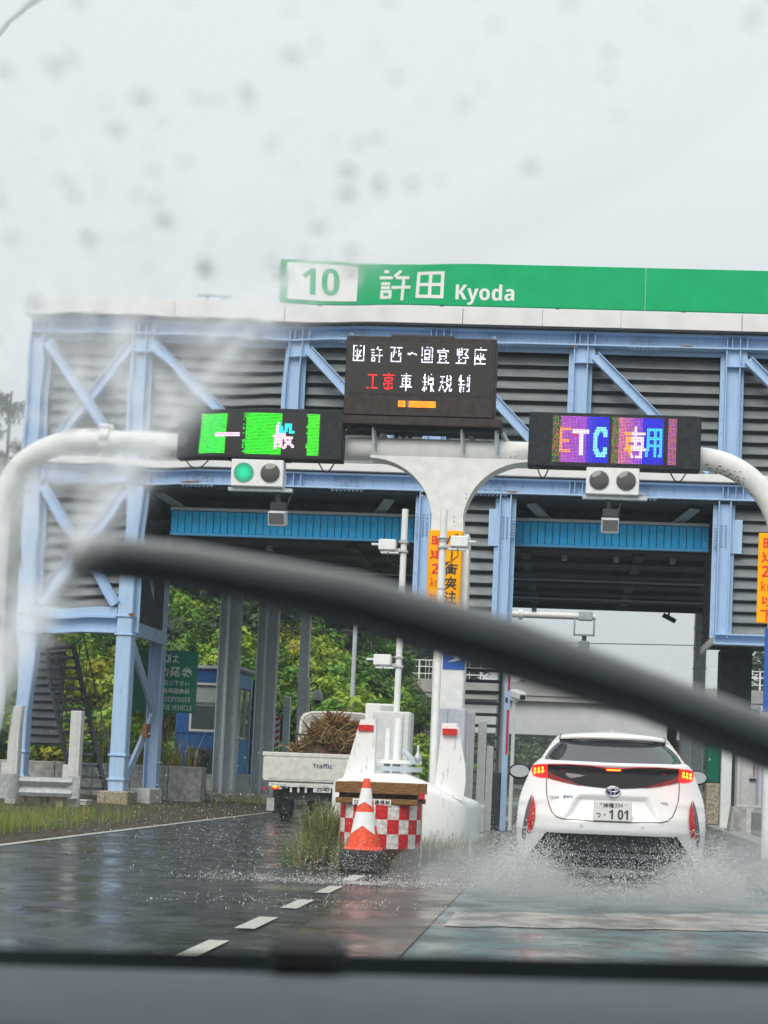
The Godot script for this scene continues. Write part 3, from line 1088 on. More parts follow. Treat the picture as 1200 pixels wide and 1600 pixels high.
func boards() -> void:
	var z := -20.6
	# --- left lane board
	var b := thing("lane_board", Vector3(-4.6, 5.40, -20.7), "wide dark lane board lit bright green with a white dash", "led sign", "lane boards on the pipe gantry")
	box1("case", -5.83, -3.40, 5.40, 6.13, z - .24, z, M.led_case, b, .012)
	for x in [[-5.815, -5.53], [-3.69, -3.415]]:
		box1("door", x[0], x[1], 5.42, 6.11, z, z + .006, M.led_case, b)
	box1("screen_frame", -5.50, -3.72, 5.44, 6.07, z, z + .004, M.black, b)
	var im := Image.create(84, 29, false, Image.FORMAT_RGB8)
	im.fill(Color(0, 0, 0))
	for y in 29:
		for x in 84:
			var f := x / 84.0
			var on := f < .215 or (f > .39 and f < .685) or f > .90
			var edge := (f > .36 and f <= .39) or (f > .885 and f <= .91)
			if on or (edge and rng.randf() < .35):
				var k := rng.randf_range(.78, 1.0)
				im.set_pixel(x, y, Color(.10 + .25 * absf(f - .5) * k, k, .06 + (.22 if f < .2 else 0.0)))
			elif rng.randf() < .06:
				im.set_pixel(x, y, Color(.10, .06, .05))
	for y in [14, 15, 16]:
		led_line(im, 11, y, 28, y, Color(1, .82, .92))
	led_glyph(im, "般", 52, 5, 15, 20, Color(1, .85, .92), 2)
	for y in range(5, 14):
		for x in range(56, 67):
			if im.get_pixel(x, y).r > .9: im.set_pixel(x, y, Color(.1, .95, 1))
	screen("lit_screen", -5.48, -3.74, 5.455, 6.055, z + .008, led_material(im, 8, 5, 1.25, 8), b)
	cables(b, [[-5.7, -5.3], [-3.75, -3.5]], 5.40, z - .05)
	# --- right lane board
	b = thing("lane_board", Vector3(.46, 5.41, -20.7), "wide dark lane board lit pink and blue with letters", "led sign", "lane boards on the pipe gantry")
	box1("case", -.755, 1.68, 5.41, 6.19, z - .24, z, M.led_case, b, .012)
	for x in [[-.74, -.44], [1.37, 1.665]]:
		box1("door", x[0], x[1], 5.43, 6.17, z, z + .006, M.led_case, b)
	box1("screen_frame", -.43, 1.355, 5.46, 6.15, z, z + .004, M.black, b)
	im = Image.create(88, 32, false, Image.FORMAT_RGB8)
	im.fill(Color(0, 0, 0))
	for y in 32:
		for x in 88:
			var f := x / 88.0
			var c := Color(0, 0, 0)
			var k := rng.randf_range(.75, 1.0)
			if f < .06: c = [Color(.3, .6, .15), Color(.7, .35, .2), Color(.25, .25, .3)][rng.randi() % 3] * k
			elif f < .27: c = Color(.80, .38, .85).lerp(Color(.72, .32, .95), (f - .06) / .2) * k
			elif f < .445: c = Color(.35, .22, 1).lerp(Color(.06, .08, 1), clampf((f - .27) / .1, 0, 1)) * k
			elif f < .475: c = Color(0, 0, 0)
			elif f < .53: c = [Color(.25, .6, .2), Color(.75, .4, .35), Color(.4, .35, .3)][rng.randi() % 3] * k
			elif f < .72: c = Color(.95, .5, .70).lerp(Color(.62, .30, 1), clampf((f - .56) / .15, 0, 1)) * k
			elif f < .895: c = Color(.08, .10, 1) * k
			elif f < .93: c = Color(0, 0, 0)
			else: c = [Color(.8, .4, .55), Color(.7, .45, .4), Color(.75, .35, .75)][rng.randi() % 3] * k
			c.a = 1.0
			im.set_pixel(x, y, c)
	led_glyph(im, "E", 4, 6, 9, 20, Color(1, .62, .45), 2)
	led_glyph(im, "T", 13, 6, 14, 22, Color(1, .95, 1), 3)
	led_line(im, 15, 13, 17, 13, Color(.95, .1, .3))
	led_line(im, 15, 12, 17, 12, Color(.95, .1, .3))
	led_glyph(im, "C", 28, 6, 12, 23, Color(.55, .95, 1), 3)
	led_glyph(im, "専", 50, 6, 17, 22, Color(1, .92, .95), 2)
	for y in 32:
		for x in range(49, 56):
			if im.get_pixel(x, y).g > .85: im.set_pixel(x, y, Color(1, .72, .35))
	led_glyph(im, "用", 66, 6, 13, 22, Color(.25, .85, 1), 2)
	screen("lit_screen", -.412, 1.335, 5.475, 6.135, z + .008, led_material(im, 8, 6, 1.2), b)
	cables(b, [[-.62, -.45], [1.25, 1.5]], 5.41, z - .05)
	# --- text board above the middle
	b = thing("message_board", Vector3(-2.33, 6.06, -20.75), "dark brown variable message board with white and red dot letters above the pipe", "led sign")
	box1("case", -3.41, -1.26, 6.07, 7.22, z - .45, z, M.vms_case, b, .015)
	box1("screen_recess", -3.36, -1.34, 6.375, 7.13, z, z + .004, M.black, b)
	im = Image.create(150, 54, false, Image.FORMAT_RGB8)
	im.fill(Color(0, 0, 0))
	var w := Color(.92, .93, 1)
	var row := ["囲", "許", "西", "ー", "圓", "宜", "野", "座"]
	var fx := [.018, .145, .285, .415, .51, .625, .76, .89]
	for i in 8:
		if row[i] == "ー":
			led_line(im, 62, 10, 66, 9, w)
			led_line(im, 66, 9, 71, 11, w)
			led_line(im, 62, 11, 66, 10, w)
		else:
			led_glyph(im, row[i], int(fx[i] * 150), 2, 14, 19, w, 1, .9)
	row = ["工", "事", "車", "線", "規", "制"]
	fx = [.12, .235, .365, .52, .65, .785]
	for i in 6:
		led_glyph(im, row[i], int(fx[i] * 150), 32, 14, 19, Color(1, .06, .08) if i < 2 else w, 1, .9)
	for y in 54:      # scan gaps of the multiplexed rows
		if y % 6 == 3:
			for x in 150:
				if im.get_pixel(x, y).v > .3 and rng.randf() < .55: im.set_pixel(x, y, Color(0, 0, 0))
	screen("lit_screen", -3.345, -1.355, 6.39, 7.115, z + .008, led_material(im, 6, 6, 1.7), b)
	im = Image.create(32, 6, false, Image.FORMAT_RGB8)
	for y in 6:
		for x in 32:
			im.set_pixel(x, y, Color(.35, .3, .3) if x > 5 and x < 9 else Color(1, rng.randf_range(.45, .7), .02))
	screen("amber_bar", -2.63, -2.09, 6.195, 6.29, z + .008, led_material(im, 6, 5, 1.5), b)
	box1("tray", -3.42, -1.15, 5.94, 6.06, z - .5, z + .02, M.vms_case, b, .008)
	box1("top_cover", -2.77, -1.87, 7.222, 7.25, z - .4, z - .01, M.black, b)
	for x in [-3.36, -1.31]:
		var st := mb(true)
		var p := []
		for k in 9:
			p.append(Vector3(x + cos(TAU * k / 8) * .028, 7.25 + sin(TAU * k / 8) * .028, z - .1))
		tube(st, p, .009, 6, false)
		obj("lifting_eye", st, M.grey_steel, b)
	var st := mb()
	for x in [-2.98, -1.71, -1.22]:
		bar(st, Vector3(x, 5.93, z - .12), Vector3(x + .02, 5.60, z - .20), .03, .10)
		bar(st, Vector3(x + .08, 5.93, z - .3), Vector3(x + .17, 5.78, z - .42), .05, .05)
	obj("support_bracket", st, M.grey_steel, b)
	st = mb()
	ext(st, -3.3, -1.2, 5.885, 5.935, z - .40, z - .1)
	for x in [-2.7, -2.6, -2.5]:
		ext(st, x, x + .06, 5.82, 5.886, z - .3, z - .22)
	obj("support_rail", st, M.dark, b)
	# --- signal lamps under the lane boards
	signal_lamp(Vector3(-4.605, 5.19, z), true, "white box of two round signals, its left lamp lit green")
	signal_lamp(Vector3(.455, 5.23, z), false, "white box of two unlit round signals under the pink board")
	for p in [[Vector3(-4.28, 4.55, -20.62), "grey floodlight hanging from a bracket beside the lit green signal"], [Vector3(.44, 4.60, -20.62), "grey floodlight hanging below the unlit signals"]]:
		var f := thing("floodlight", p[0], p[1], "floodlight", "floodlights under the signals")
		st = mb()
		bx(st, p[0], Vector3(.25, .21, .2), .015, Basis(Vector3.RIGHT, .3))
		obj("housing", st, M.grey_steel, f)
		st = mb()
		bx(st, p[0] + Vector3(0, -.02, .105), Vector3(.21, .15, .008), 0.0, Basis(Vector3.RIGHT, .3))
		obj("lens", st, M.lens, f)
		st = mb()
		ext(st, p[0].x - .11, p[0].x + .11, p[0].y + .12, p[0].y + .23, -20.72, -20.60)
		bar(st, p[0] + Vector3(0, .1, -.05), p[0] + Vector3(-.06, .52, -.12), .05, .05)
		bar(st, p[0] + Vector3(.1, .12, -.05), p[0] + Vector3(.16, .42, -.12), .02, .02)
		obj("bracket", st, M.dark, f)
	# --- upright orange warning boards
	var s := thing("warning_board", Vector3(-1.89, 3.0, -20.72), "tall orange warning board with red and black letters on the central post", "warning sign", "orange warning boards")
	box1("plate", -2.13, -1.645, 2.98, 4.475, -20.76, -20.735, M.orange, s, .012)
	st = mb()
	var yy := 4.40
	for c in ["時", "速"]:
		glyph(st, c, Vector3(-2.09, yy, -20.735), .155, .021)
		yy -= .20
	obj("red_letters", st, M.red_letter, s)
	words("red_letters", "2", Vector3(-2.075, yy - .085, -20.733), .145, M.red_letter, s, true)
	words("red_letters", "0", Vector3(-1.985, yy - .085, -20.733), .145, M.red_letter, s, true)
	words("red_letters", "km", Vector3(-2.085, yy - .28, -20.733), .12, M.red_letter, s, false, .004, .8)
	st = mb()
	glyph(st, "以", Vector3(-2.09, yy - .42, -20.735), .155, .02)
	glyph(st, "下", Vector3(-2.09, yy - .62, -20.735), .155, .02)
	obj("red_letters", st, M.red_letter, s)
	st = mb()
	yy = 4.42
	for c in ["バ", "竪", "衝", "突", "注"]:
		glyph(st, c, Vector3(-1.875, yy, -20.735), .165, .021)
		yy -= .205
	obj("black_letters", st, M.black_letter, s)
	s = thing("warning_board", Vector3(2.85, 3.2, -20.72), "tall orange warning board with red letters on the right leg of the gantry", "warning sign", "orange warning boards")
	box1("plate", 2.545, 3.02, 3.30, 4.58, -20.76, -20.735, M.orange, s, .012)
	st = mb()
	glyph(st, "時", Vector3(2.60, 4.52, -20.735), .175, .022)
	glyph(st, "速", Vector3(2.60, 4.32, -20.735), .175, .022)
	glyph(st, "以", Vector3(2.595, 3.70, -20.735), .165, .022)
	glyph(st, "下", Vector3(2.595, 3.50, -20.735), .165, .022)
	obj("red_letters", st, M.red_letter, s)
	words("red_letters", "20", Vector3(2.59, 4.03, -20.733), .16, M.red_letter, s, true)
	words("red_letters", "km", Vector3(2.585, 3.82, -20.733), .135, M.red_letter, s, false, .004, .9)
	s = thing("blue_board", Vector3(2.9, 2.0, -20.72), "plain blue board just below the orange board on the right leg", "road sign")
	box1("plate", 2.67, 3.10, 2.05, 3.24, -20.76, -20.735, M.blue_sign, s, .012)

func cables(b: Node3D, runs: Array, y: float, z: float) -> void:
	for r in runs:
		var st := mb(true)
		var p := []
		for i in 9:
			var f := i / 8.0
			p.append(Vector3(lerpf(r[0], r[1], f), y - .16 * sin(f * PI), z))
		tube(st, p, .011, 6)
		obj("cable", st, M.rubber, b)

func signal_lamp(c: Vector3, lit: bool, label: String) -> void:
	var s := thing("traffic_signal", c + Vector3(0, -.2, 0), label, "traffic signal", "signals under the lane boards")
	box1("box", c.x - .375, c.x + .375, c.y - .195, c.y + .195, c.z - .2, c.z, M.white_paint, s, .012)
	for k in [-1.0, 1.0]:
		var st := mb()
		disc(st, c + Vector3(k * .19, 0, 0), .148, .006, 28)
		obj("lamp_ring", st, M.grey_steel, s)
		if lit and k < 0:
			var im := Image.create(25, 25, false, Image.FORMAT_RGB8)
			im.fill(Color(0, .62, .46))
			for y in 25:
				for x in 25:
					var d := Vector2(x - 12, y - 12).length() / 12.0
					var g := clampf(1.15 - .45 * d, 0, 1)
					im.set_pixel(x, y, Color(.02 + .25 * maxf(0, .6 - d), g, .72 * g))
			var m := led_material(im, 4, 3, 1.15)
			st = mb()
			for i in 28:
				var a := TAU * i / 28
				var e := TAU * (i + 1) / 28
				var p := c + Vector3(k * .19, 0, .0095)
				for q in [Vector2.ZERO, Vector2(cos(e), sin(e)), Vector2(cos(a), sin(a))]:
					st.set_uv(Vector2(.5 + q.x * .5, .5 - q.y * .5))
					st.add_vertex(p + Vector3(q.x, q.y, 0) * .138 - OFF)
			obj("lit_lamp", st, m, s)
		else:
			st = mb(true)
			var t := Transform3D(Basis(Vector3.RIGHT, PI / 2), c + Vector3(k * .19, 0, .006))
			lathe(st, [[.138, 0.0], [.11, .012], [.07, .02], [.0, .024]], 24, t)
			obj("unlit_lamp", st, M.dark_lens, s)
	box1("hanger", c.x - .44, c.x + .44, c.y + .195, c.y + .235, c.z - .2, c.z - .05, M.dark, s)
	box1("under_rail", c.x - .42, c.x + .5, c.y - .25, c.y - .20, c.z - .16, c.z - .06, M.grey_steel, s)

# ---------------------------------------------------------------- the island between the lanes
func island() -> void:
	# rounded white nose
	var n := thing("island_nose", Vector3(-2.05, 0, -18.4), "rounded white crash nose of the lane island with two upright fins", "crash barrier")
	var outline := []
	for i in 25:
		var f := deg_to_rad(180 + i * 7.5)
		outline.append(Vector2(-2.08 + cos(f) * .84, -18.15 + sin(-f) * -.62))
	outline.append(Vector2(-1.22, -20.4))
	outline.append(Vector2(-2.92, -20.4))
	for i in outline.size():
		if i < 25: outline[i].y = -18.15 - (outline[i].y + 18.15)
	var hgt := func(x: float) -> float: return .985 - .27 * pow((x + 2.35) / 1.05, 2.0)
	var st := mb(true)
	var ctr := Vector3(-2.08, .99, -18.9)
	for i in outline.size():
		var a: Vector2 = outline[i]
		var b: Vector2 = outline[(i + 1) % outline.size()]
		var rings := []
		for p in [a, b]:
			var h: float = hgt.call(p.x)
			var o := Vector2(p.x + 2.08, p.y + 18.6)
			rings.append([Vector3(p.x, 0, p.y), Vector3(p.x, h - .10, p.y), Vector3(p.x - o.x * .03, h - .03, p.y - o.y * .03), Vector3(p.x - o.x * .10, h, p.y - o.y * .10)])
		for k in 3:
			out_face(st, [rings[0][k], rings[1][k], rings[1][k + 1], rings[0][k + 1]], Vector3(-2.08, .3, -18.9))
		out_face(st, [rings[0][3], rings[1][3], ctr], Vector3(-2.08, .2, -18.9))
	obj("body", st, M.nose, n)
	for v in [[[Vector2(-2.58, 1.64), Vector2(-2.385, 1.65), Vector2(-2.385, .86), Vector2(-2.80, .80), Vector2(-2.745, .98)], [-2.602, -2.415], 1.50, -.06], [[Vector2(-1.585, 1.63), Vector2(-1.395, 1.64), Vector2(-1.34, 1.38), Vector2(-1.285, 1.14), Vector2(-1.27, .95), Vector2(-1.285, .76), Vector2(-1.31, .70), Vector2(-1.40, .73), Vector2(-1.64, .86)], [-1.565, -1.388], 1.49, .05]]:
		st = mb()
		prism(st, v[0], .12, Transform3D(Basis(Vector3.UP, v[3]), Vector3(0, 0, -18.0 + v[3] * -1.9)))
		var fin := obj("fin", st, M.nose, n)
		box1("reflector", v[1][0], v[1][1], v[2], v[2] + .075, -17.95 + .03, -17.865 + v[3] * .45, M.red, fin)
	# wooden barrel with chequered sheet
	var b := thing("barricade_barrel", Vector3(-2.05, 0, -16.1), "round wooden barricade wrapped in red and white chequered sheet with planks on top", "barrel")
	var c := Vector3(-2.05, 0, -16.1)
	st = mb(true)
	lathe(st, [[.43, 0], [.445, .04], [.45, .2], [.45, .66], [.43, .70], [0, .70]], 40, Transform3D(Basis(), c))
	obj("drum", st, M.wood_dark, b)
	for row in 3:
		for k in 22:
			st = mb()
			var y0 := .195 + row * .155
			for q in 3:
				var a0 := TAU * (k + q / 3.0) / 22.0
				var a1 := TAU * (k + (q + 1) / 3.0) / 22.0
				var r := .455 + .004 * sin(k * 1.7 + row)
				quad(st, c + Vector3(sin(a0) * r, y0, cos(a0) * r), c + Vector3(sin(a1) * r, y0, cos(a1) * r), c + Vector3(sin(a1) * r, y0 + .1545, cos(a1) * r), c + Vector3(sin(a0) * r, y0 + .1545, cos(a0) * r))
			obj("chequer", st, M.red if (row + k) % 2 == 0 else M.sheet_white, b)
	for p in [[-2.50, -1.60, .775, .895, -15.72, .0], [-2.49, -1.61, .665, .725, -15.70, .0]]:
		for z2 in [-15.72, -16.55]:
			st = mb()
			ext(st, p[0], p[1], p[2], p[3], z2 - .05, z2 + .04, .006)
			obj("plank", st, M.wood, b)
	st = mb()
	ext(st, -2.47, -1.63, .72, .775, -16.5, -15.78, .004)
	obj("plank", st, M.wood_dark, b)
	box1("reflector", -1.598, -1.54, .735, .80, -15.74, -15.70, M.red, b)
	box1("name_strip", -2.30, -1.89, .655, .718, -15.657, -15.652, M.letter, b)
	st = mb()
	var k2 := 0
	for ch in ["口", "用", "専", "車", "線", "規", "制"]:
		glyph(st, ch, Vector3(-2.285 + k2 * .056, .709, -15.652), .043, .006)
		k2 += 1
	obj("name_strip_print", st, M.black_letter, b)
	# cone
	var k := thing("traffic_cone", Vector3(-2.07, 0, -14.95), "red and white traffic cone on a black rubber block before the chequered barrel", "traffic cone")
	var kc := Transform3D(Basis(Vector3.BACK, -.01), Vector3(-2.07, 0, -14.95))
	st = mb()
	ext(st, -2.28, -1.87, .0, .22, -15.15, -14.76, .02)
	obj("rubber_block", st, M.rubber, k)
	var bands := [[.223, .175, .30, .160, 0], [.302, .160, .46, .122, 0], [.462, .1225, .60, .094, 1], [.602, .0935, .70, .075, 0], [.702, .0745, .84, .050, 1], [.842, .0495, .93, .034, 0]]
	for v in bands:
		st = mb(true)
		lathe(st, [[v[1], v[0]], [v[3], v[2]]], 28, kc)
		if v == bands[5]: lathe(st, [[.034, .93], [.028, .94], [0, .94]], 28, kc)
		obj("band", st, [M.cone_red, M.white_paint][v[4]], k)
	st = mb(true)
	lathe(st, [[.20, .222], [.195, .235], [.172, .25]], 28, kc)
	obj("skirt", st, M.cone_red, k)
	# chevron dips of the two white bands
	for v in [[.462, .60, .126, .097, .09], [.702, .84, .078, .053, .05]]:
		st = mb(true)
		for i in 8:
			var a0 := deg_to_rad(-56 + i * 14.0)
			var a1 := deg_to_rad(-56 + (i + 1) * 14.0)
			var d0: float = v[4] * (absf(a0) / .98)
			var d1: float = v[4] * (absf(a1) / .98)
			var r0 := .004 + lerpf(.1925, .028, (v[0] - .14) / .80)
			var r1 := .004 + lerpf(.1925, .028, (v[0] - d0 - .14) / .80)
			var r2 := .004 + lerpf(.1925, .028, (v[0] - d1 - .14) / .80)
			quad(st, kc * Vector3(sin(a0) * r1, v[0] - d0, cos(a0) * r1), kc * Vector3(sin(a1) * r2, v[0] - d1, cos(a1) * r2), kc * Vector3(sin(a1) * r0, v[0] + .004, cos(a1) * r0), kc * Vector3(sin(a0) * r0, v[0] + .004, cos(a0) * r0))
		obj("chevron", st, M.white_paint, k)
	# round steel base with two pipes, in front of the cabinet
	var d := thing("turntable_base", Vector3(-2.25, .16, -19.3), "round grey steel base plate with upright white pipes behind the crash nose", "machine")
	st = mb(true)
	var dt := Transform3D(Basis(), Vector3(-2.25, 0, -19.35))
	lathe(st, [[.27, .16], [.27, .98]], 28, dt)
	obj("drum", st, M.galv, d)
	st = mb()
	lathe(st, [[.0, 1.02], [.31, 1.02]], 28, dt)
	lathe(st, [[.31, 1.02], [.31, 1.085]], 28, dt)
	lathe(st, [[.31, 1.085], [.0, 1.085]], 28, dt)
	obj("lower_plate", st, M.grey_steel, d)
	st = mb()
	lathe(st, [[.0, 1.12], [.30, 1.12]], 28, dt)
	lathe(st, [[.30, 1.12], [.30, 1.17]], 28, dt)
	lathe(st, [[.30, 1.17], [.0, 1.17]], 28, dt)
	obj("upper_plate", st, M.white_paint, d)
	st = mb(true)
	tube(st, [Vector3(-2.27, 1.0, -19.2), Vector3(-2.265, 1.72, -19.2)], .05, 16)
	obj("pipe", st, M.white_paint, d)
	st = mb(true)
	tube(st, [Vector3(-2.40, 1.0, -19.25), Vector3(-2.40, 1.58, -19.25)], .04, 16)
	obj("pipe", st, M.white_paint, d)
	st = mb(true)
	tube(st, [Vector3(-2.18, 1.30, -19.15), Vector3(-2.12, 1.25, -19.13), Vector3(-2.07, 1.2, -19.12), Vector3(-2.03, 1.13, -19.12)], .035, 12)
	obj("elbow", st, M.grey_steel, d)
	st = mb(true)
	lathe(st, [[.05, 1.17], [.06, 1.22], [.03, 1.26], [.015, 1.3], [.015, 1.38], [0, 1.38]], 12, Transform3D(Basis(), Vector3(-1.99, 0, -19.2)))
	obj("valve", st, M.galv, d)
	# cabinets
	var e := thing("control_cabinet", Vector3(-2.43, .16, -20.1), "tall off-white control cabinet with a seamed door between the two fins", "cabinet", "cabinets on the lane island")
	box1("body", -2.72, -2.20, .3, 1.84, -20.5, -20.04, M.cabinet, e, .02)
	box1("door", -2.70, -2.30, .45, 1.80, -20.04, -20.02, M.cabinet, e, .006)
	box1("side_panel", -2.285, -2.22, .45, 1.79, -20.04, -20.02, M.cabinet, e, .006)
	box1("handle", -2.34, -2.325, 1.1, 1.22, -20.02, -20.0, M.grey_steel, e)
	e = thing("control_cabinet", Vector3(-2.66, .16, -20.9), "pale grey cabinet half hidden behind the off-white control cabinet", "cabinet", "cabinets on the lane island")
	box1("body", -2.92, -2.50, .16, 1.97, -21.1, -20.7, M.white_paint, e, .015)
	box1("door", -2.70, -2.515, .3, 1.94, -20.7, -20.685, M.cabinet, e, .005)
	e = thing("control_cabinet", Vector3(-1.70, .16, -20.45), "lavender grey cabinet with two doors behind the right hand fin", "cabinet", "cabinets on the lane island")
	box1("body", -1.88, -1.47, .16, 1.93, -20.7, -20.4, M.cabinet_blue, e, .012)
	box1("door", -1.865, -1.725, .3, 1.91, -20.4, -20.385, M.cabinet_blue, e, .005)
	box1("door", -1.715, -1.485, .3, 1.91, -20.4, -20.385, M.cabinet_blue, e, .005)
	# camera poles
	camera_pole(Vector3(-2.415, 1.84, -20.2), 4.66, .044, [[4.15, -1], [2.55, -1]], "white pole with two camera boxes rising from the off-white cabinet")
	camera_pole(Vector3(-1.845, .16, -19.9), 4.62, .05, [[4.18, 1]], "white pole with one camera box standing before the orange board")
	# protective posts on the right edge of the island
	var posts := [[-1.52, 1.95, -22.0, .145, "tallest white square steel post on the island's right edge"], [-1.345, 1.84, -22.3, .12, "middle white square steel post on the island's right edge"], [-1.235, 1.46, -22.6, .10, "shortest white square steel post on the island's right edge"]]
	for p in posts:
		var o := thing("protective_post", Vector3(p[0], .16, p[2]), p[4], "post", "white posts on the island")
		var h: float = p[3] / 2
		box1("shaft", p[0] - h, p[0] + h, .16, p[1], p[2] - h, p[2] + h, M.cabinet, o, .008)
		st = mb()
		for i in 7:
			ext(st, p[0] + h * .45, p[0] + h * .6, .4 + i * .2, .42 + i * .2, p[2] + h, p[2] + h + .004)
		ext(st, p[0] + h * .15, p[0] + h * .22, .16, p[1] - .02, p[2] + h, p[2] + h + .003)
		obj("rivet_row", st, M.grey_steel, o)
	var cb := thing("concrete_block", Vector3(-1.30, 0, -21.8), "stained concrete foot block under the white island posts", "concrete block")
	box1("block", -1.46, -1.24, .16, .58, -22.2, -21.6, M.concrete_pale, cb, .03)
	var bo := thing("bollard", Vector3(-1.12, .16, -23.0), "short dark grey bollard at the right kerb of the island", "bollard")
	st = mb(true)
	lathe(st, [[.085, .16], [.085, 1.02], [.07, 1.06], [0, 1.07]], 16, Transform3D(Basis(), Vector3(-1.14, 0, -23.0)))
	obj("shaft", st, M.dark, bo)
	var rp := thing("lane_pole", Vector3(-1.02, .16, -23.0), "slim pale blue pole with bright red stripes at the lane's edge", "pole")
	box1("shaft", -1.065, -.975, .16, 3.0, -23.05, -22.95, M.blue, rp, .006)
	for y in [[1.35, 2.05], [2.35, 2.9]]:
		box1("red_stripe", -1.015, -.982, y[0], y[1], -22.95, -22.944, M.red, rp)
	box1("label_plate", -1.045, -1.01, 2.16, 2.24, -22.95, -22.944, M.black, rp)
	var wc := thing("security_camera", Vector3(-.93, .16, -23.6), "white security camera on a slim post beside the red striped pole", "security camera", "security cameras")
	st = mb(true)
	tube(st, [Vector3(-.93, .16, -23.6), Vector3(-.93, 2.22, -23.6)], .03, 10)
	obj("post", st, M.white_paint, wc)
	st = mb()
	bx(st, Vector3(-.875, 2.32, -23.5), Vector3(.15, .14, .34), .03, Basis(Vector3.UP, .55) * Basis(Vector3.RIGHT, .2))
	obj("housing", st, M.white_paint, wc)
	st = mb()
	bx(st, Vector3(-.79, 2.275, -23.35), Vector3(.10, .07, .02), .008, Basis(Vector3.UP, .55) * Basis(Vector3.RIGHT, .2))
	obj("lens_window", st, M.black, wc)
	box1("bracket", -.95, -.87, 2.2, 2.25, -23.62, -23.5, M.grey_steel, wc)
	# stairs up into the louvred block
	stairs("dark steel staircase rising between the lanes behind the white posts", Vector3(-1.95, .16, -30.8), Vector3(-2.0, 3.9, -32.7), .80, 15)
	# island plant scraps and antenna arm past the canopy
	var an := thing("antenna_arm", Vector3(-2.0, 0, -45), "pale pipe arm with a hanging toll antenna beyond the right canopy", "antenna arm")
	st = mb(true)
	tube(st, [Vector3(-2.3, 5.98, -45), Vector3(.62, 5.98, -45)], .10, 14)
	obj("arm", st, M.white_pipe, an)
	st = mb(true)
	tube(st, [Vector3(-2.2, .16, -45), Vector3(-2.2, 6.1, -45)], .12, 14)
	obj("mast", st, M.white_pipe, an)
	st = mb(true)
	tube(st, [Vector3(-1.75, 5.98, -45), Vector3(-1.62, 5.98, -45)], .16, 14)
	obj("joint", st, M.white_pipe, an)
	box1("clamp_box", .10, .52, 5.86, 6.14, -45.1, -44.85, M.grey_steel, an, .02)
	st = mb()
	for x in [-.02, .58]:
		ext(st, x - .03, x + .03, 5.42, 5.98, -45.0, -44.94)
	ext(st, -.05, .61, 5.38, 5.44, -45.0, -44.94)
	obj("hanger_frame", st, M.grey_steel, an)
	box1("antenna", .12, .46, 4.9, 5.22, -45.1, -44.85, M.grey_steel, an, .02)
	box1("antenna_neck", .22, .36, 5.22, 5.38, -45.05, -44.9, M.dark, an)
	box1("aerial", .0, .7, 6.2, 6.26, -45.05, -44.9, M.grey_steel, an)
	box1("camera", -1.35, -1.2, 6.10, 6.30, -45.1, -44.9, M.dark, an)
	var wi := thing("overhead_wire", Vector3(0, 5.2, -55), "single dark wire strung across the gap past the canopy", "wire")
	st = mb(true)
	tube(st, [Vector3(-20, 6.5, -55), Vector3(-8, 6.2, -55), Vector3(0, 6.08, -55), Vector3(8, 6.2, -55), Vector3(20, 6.5, -55)], .018, 6)
	obj("strand", st, M.dark, wi)
	var fc := thing("floodlight", Vector3(2.75, 6.0, -43.2), "small dark tilted floodlight under the far edge of the right canopy", "floodlight")
	st = mb()
	bx(st, Vector3(2.75, 5.82, -43.15), Vector3(.42, .12, .2), .01, Basis(Vector3.BACK, -.45))
	bar(st, Vector3(2.75, 6.05, -43.15), Vector3(2.72, 5.8, -43.15), .06, .06)
	obj("housing", st, M.black, fc)

func camera_pole(at: Vector3, top: float, r: float, cams: Array, label: String) -> void:
	var p := thing("camera_pole", at, label, "camera pole", "camera poles on the lane island")
	var st := mb(true)
	tube(st, [at, Vector3(at.x, top, at.z)], r, 18)
	obj("pole", st, M.white_pipe, p)
	st = mb(true)
	for y in [top - .45, top - 1.1]:
		tube(st, [Vector3(at.x, y, at.z), Vector3(at.x, y + .02, at.z)], r + .008, 18)
	obj("strap", st, M.grey_steel, p)
	for c in cams:
		var y: float = c[0]
		var s: float = c[1]
		st = mb()
		ext(st, at.x + s * (r + .06), at.x + s * (r + .30), y - .075, y + .075, at.z - .12, at.z + .08, .012)
		var b := obj("camera_box", st, M.white_paint, p)
		st = mb()
		ext(st, at.x + s * (r + .30), at.x + s * (r + .40), y - .005, y + .02, at.z - .05, at.z + .04)
		ext(st, at.x + s * (r + .02), at.x + s * (r + .27), y - .115, y - .095, at.z - .06, at.z + .05)
		ext(st, at.x + s * (r + .12), at.x + s * (r + .22), y - .095, y - .075, at.z - .03, at.z + .03)
		obj("sun_shield", st, M.white_paint, b)
		st = mb()
		ext(st, at.x - r - .02, at.x + r + .02, y - .10, y - .07, at.z - r - .02, at.z + r + .02, .005)
		ext(st, at.x - r - .02, at.x + r + .02, y + .03, y + .055, at.z - r - .02, at.z + r + .02, .005)
		bar(st, Vector3(at.x + s * r, y - .05, at.z + .02), Vector3(at.x + s * (r + .09), y - .09, at.z + .02), .025, .03)
		obj("clamp", st, M.galv, p)
		st = mb(true)
		tube(st, [Vector3(at.x + s * (r + .16), y - .1, at.z + .05), Vector3(at.x + s * (r + .17), y - .2, at.z + .05), Vector3(at.x + s * (r + .08), y - .28, at.z + .05), Vector3(at.x + s * r, y - .30, at.z + .04)], .008, 6)
		obj("cable", st, M.rubber, p)

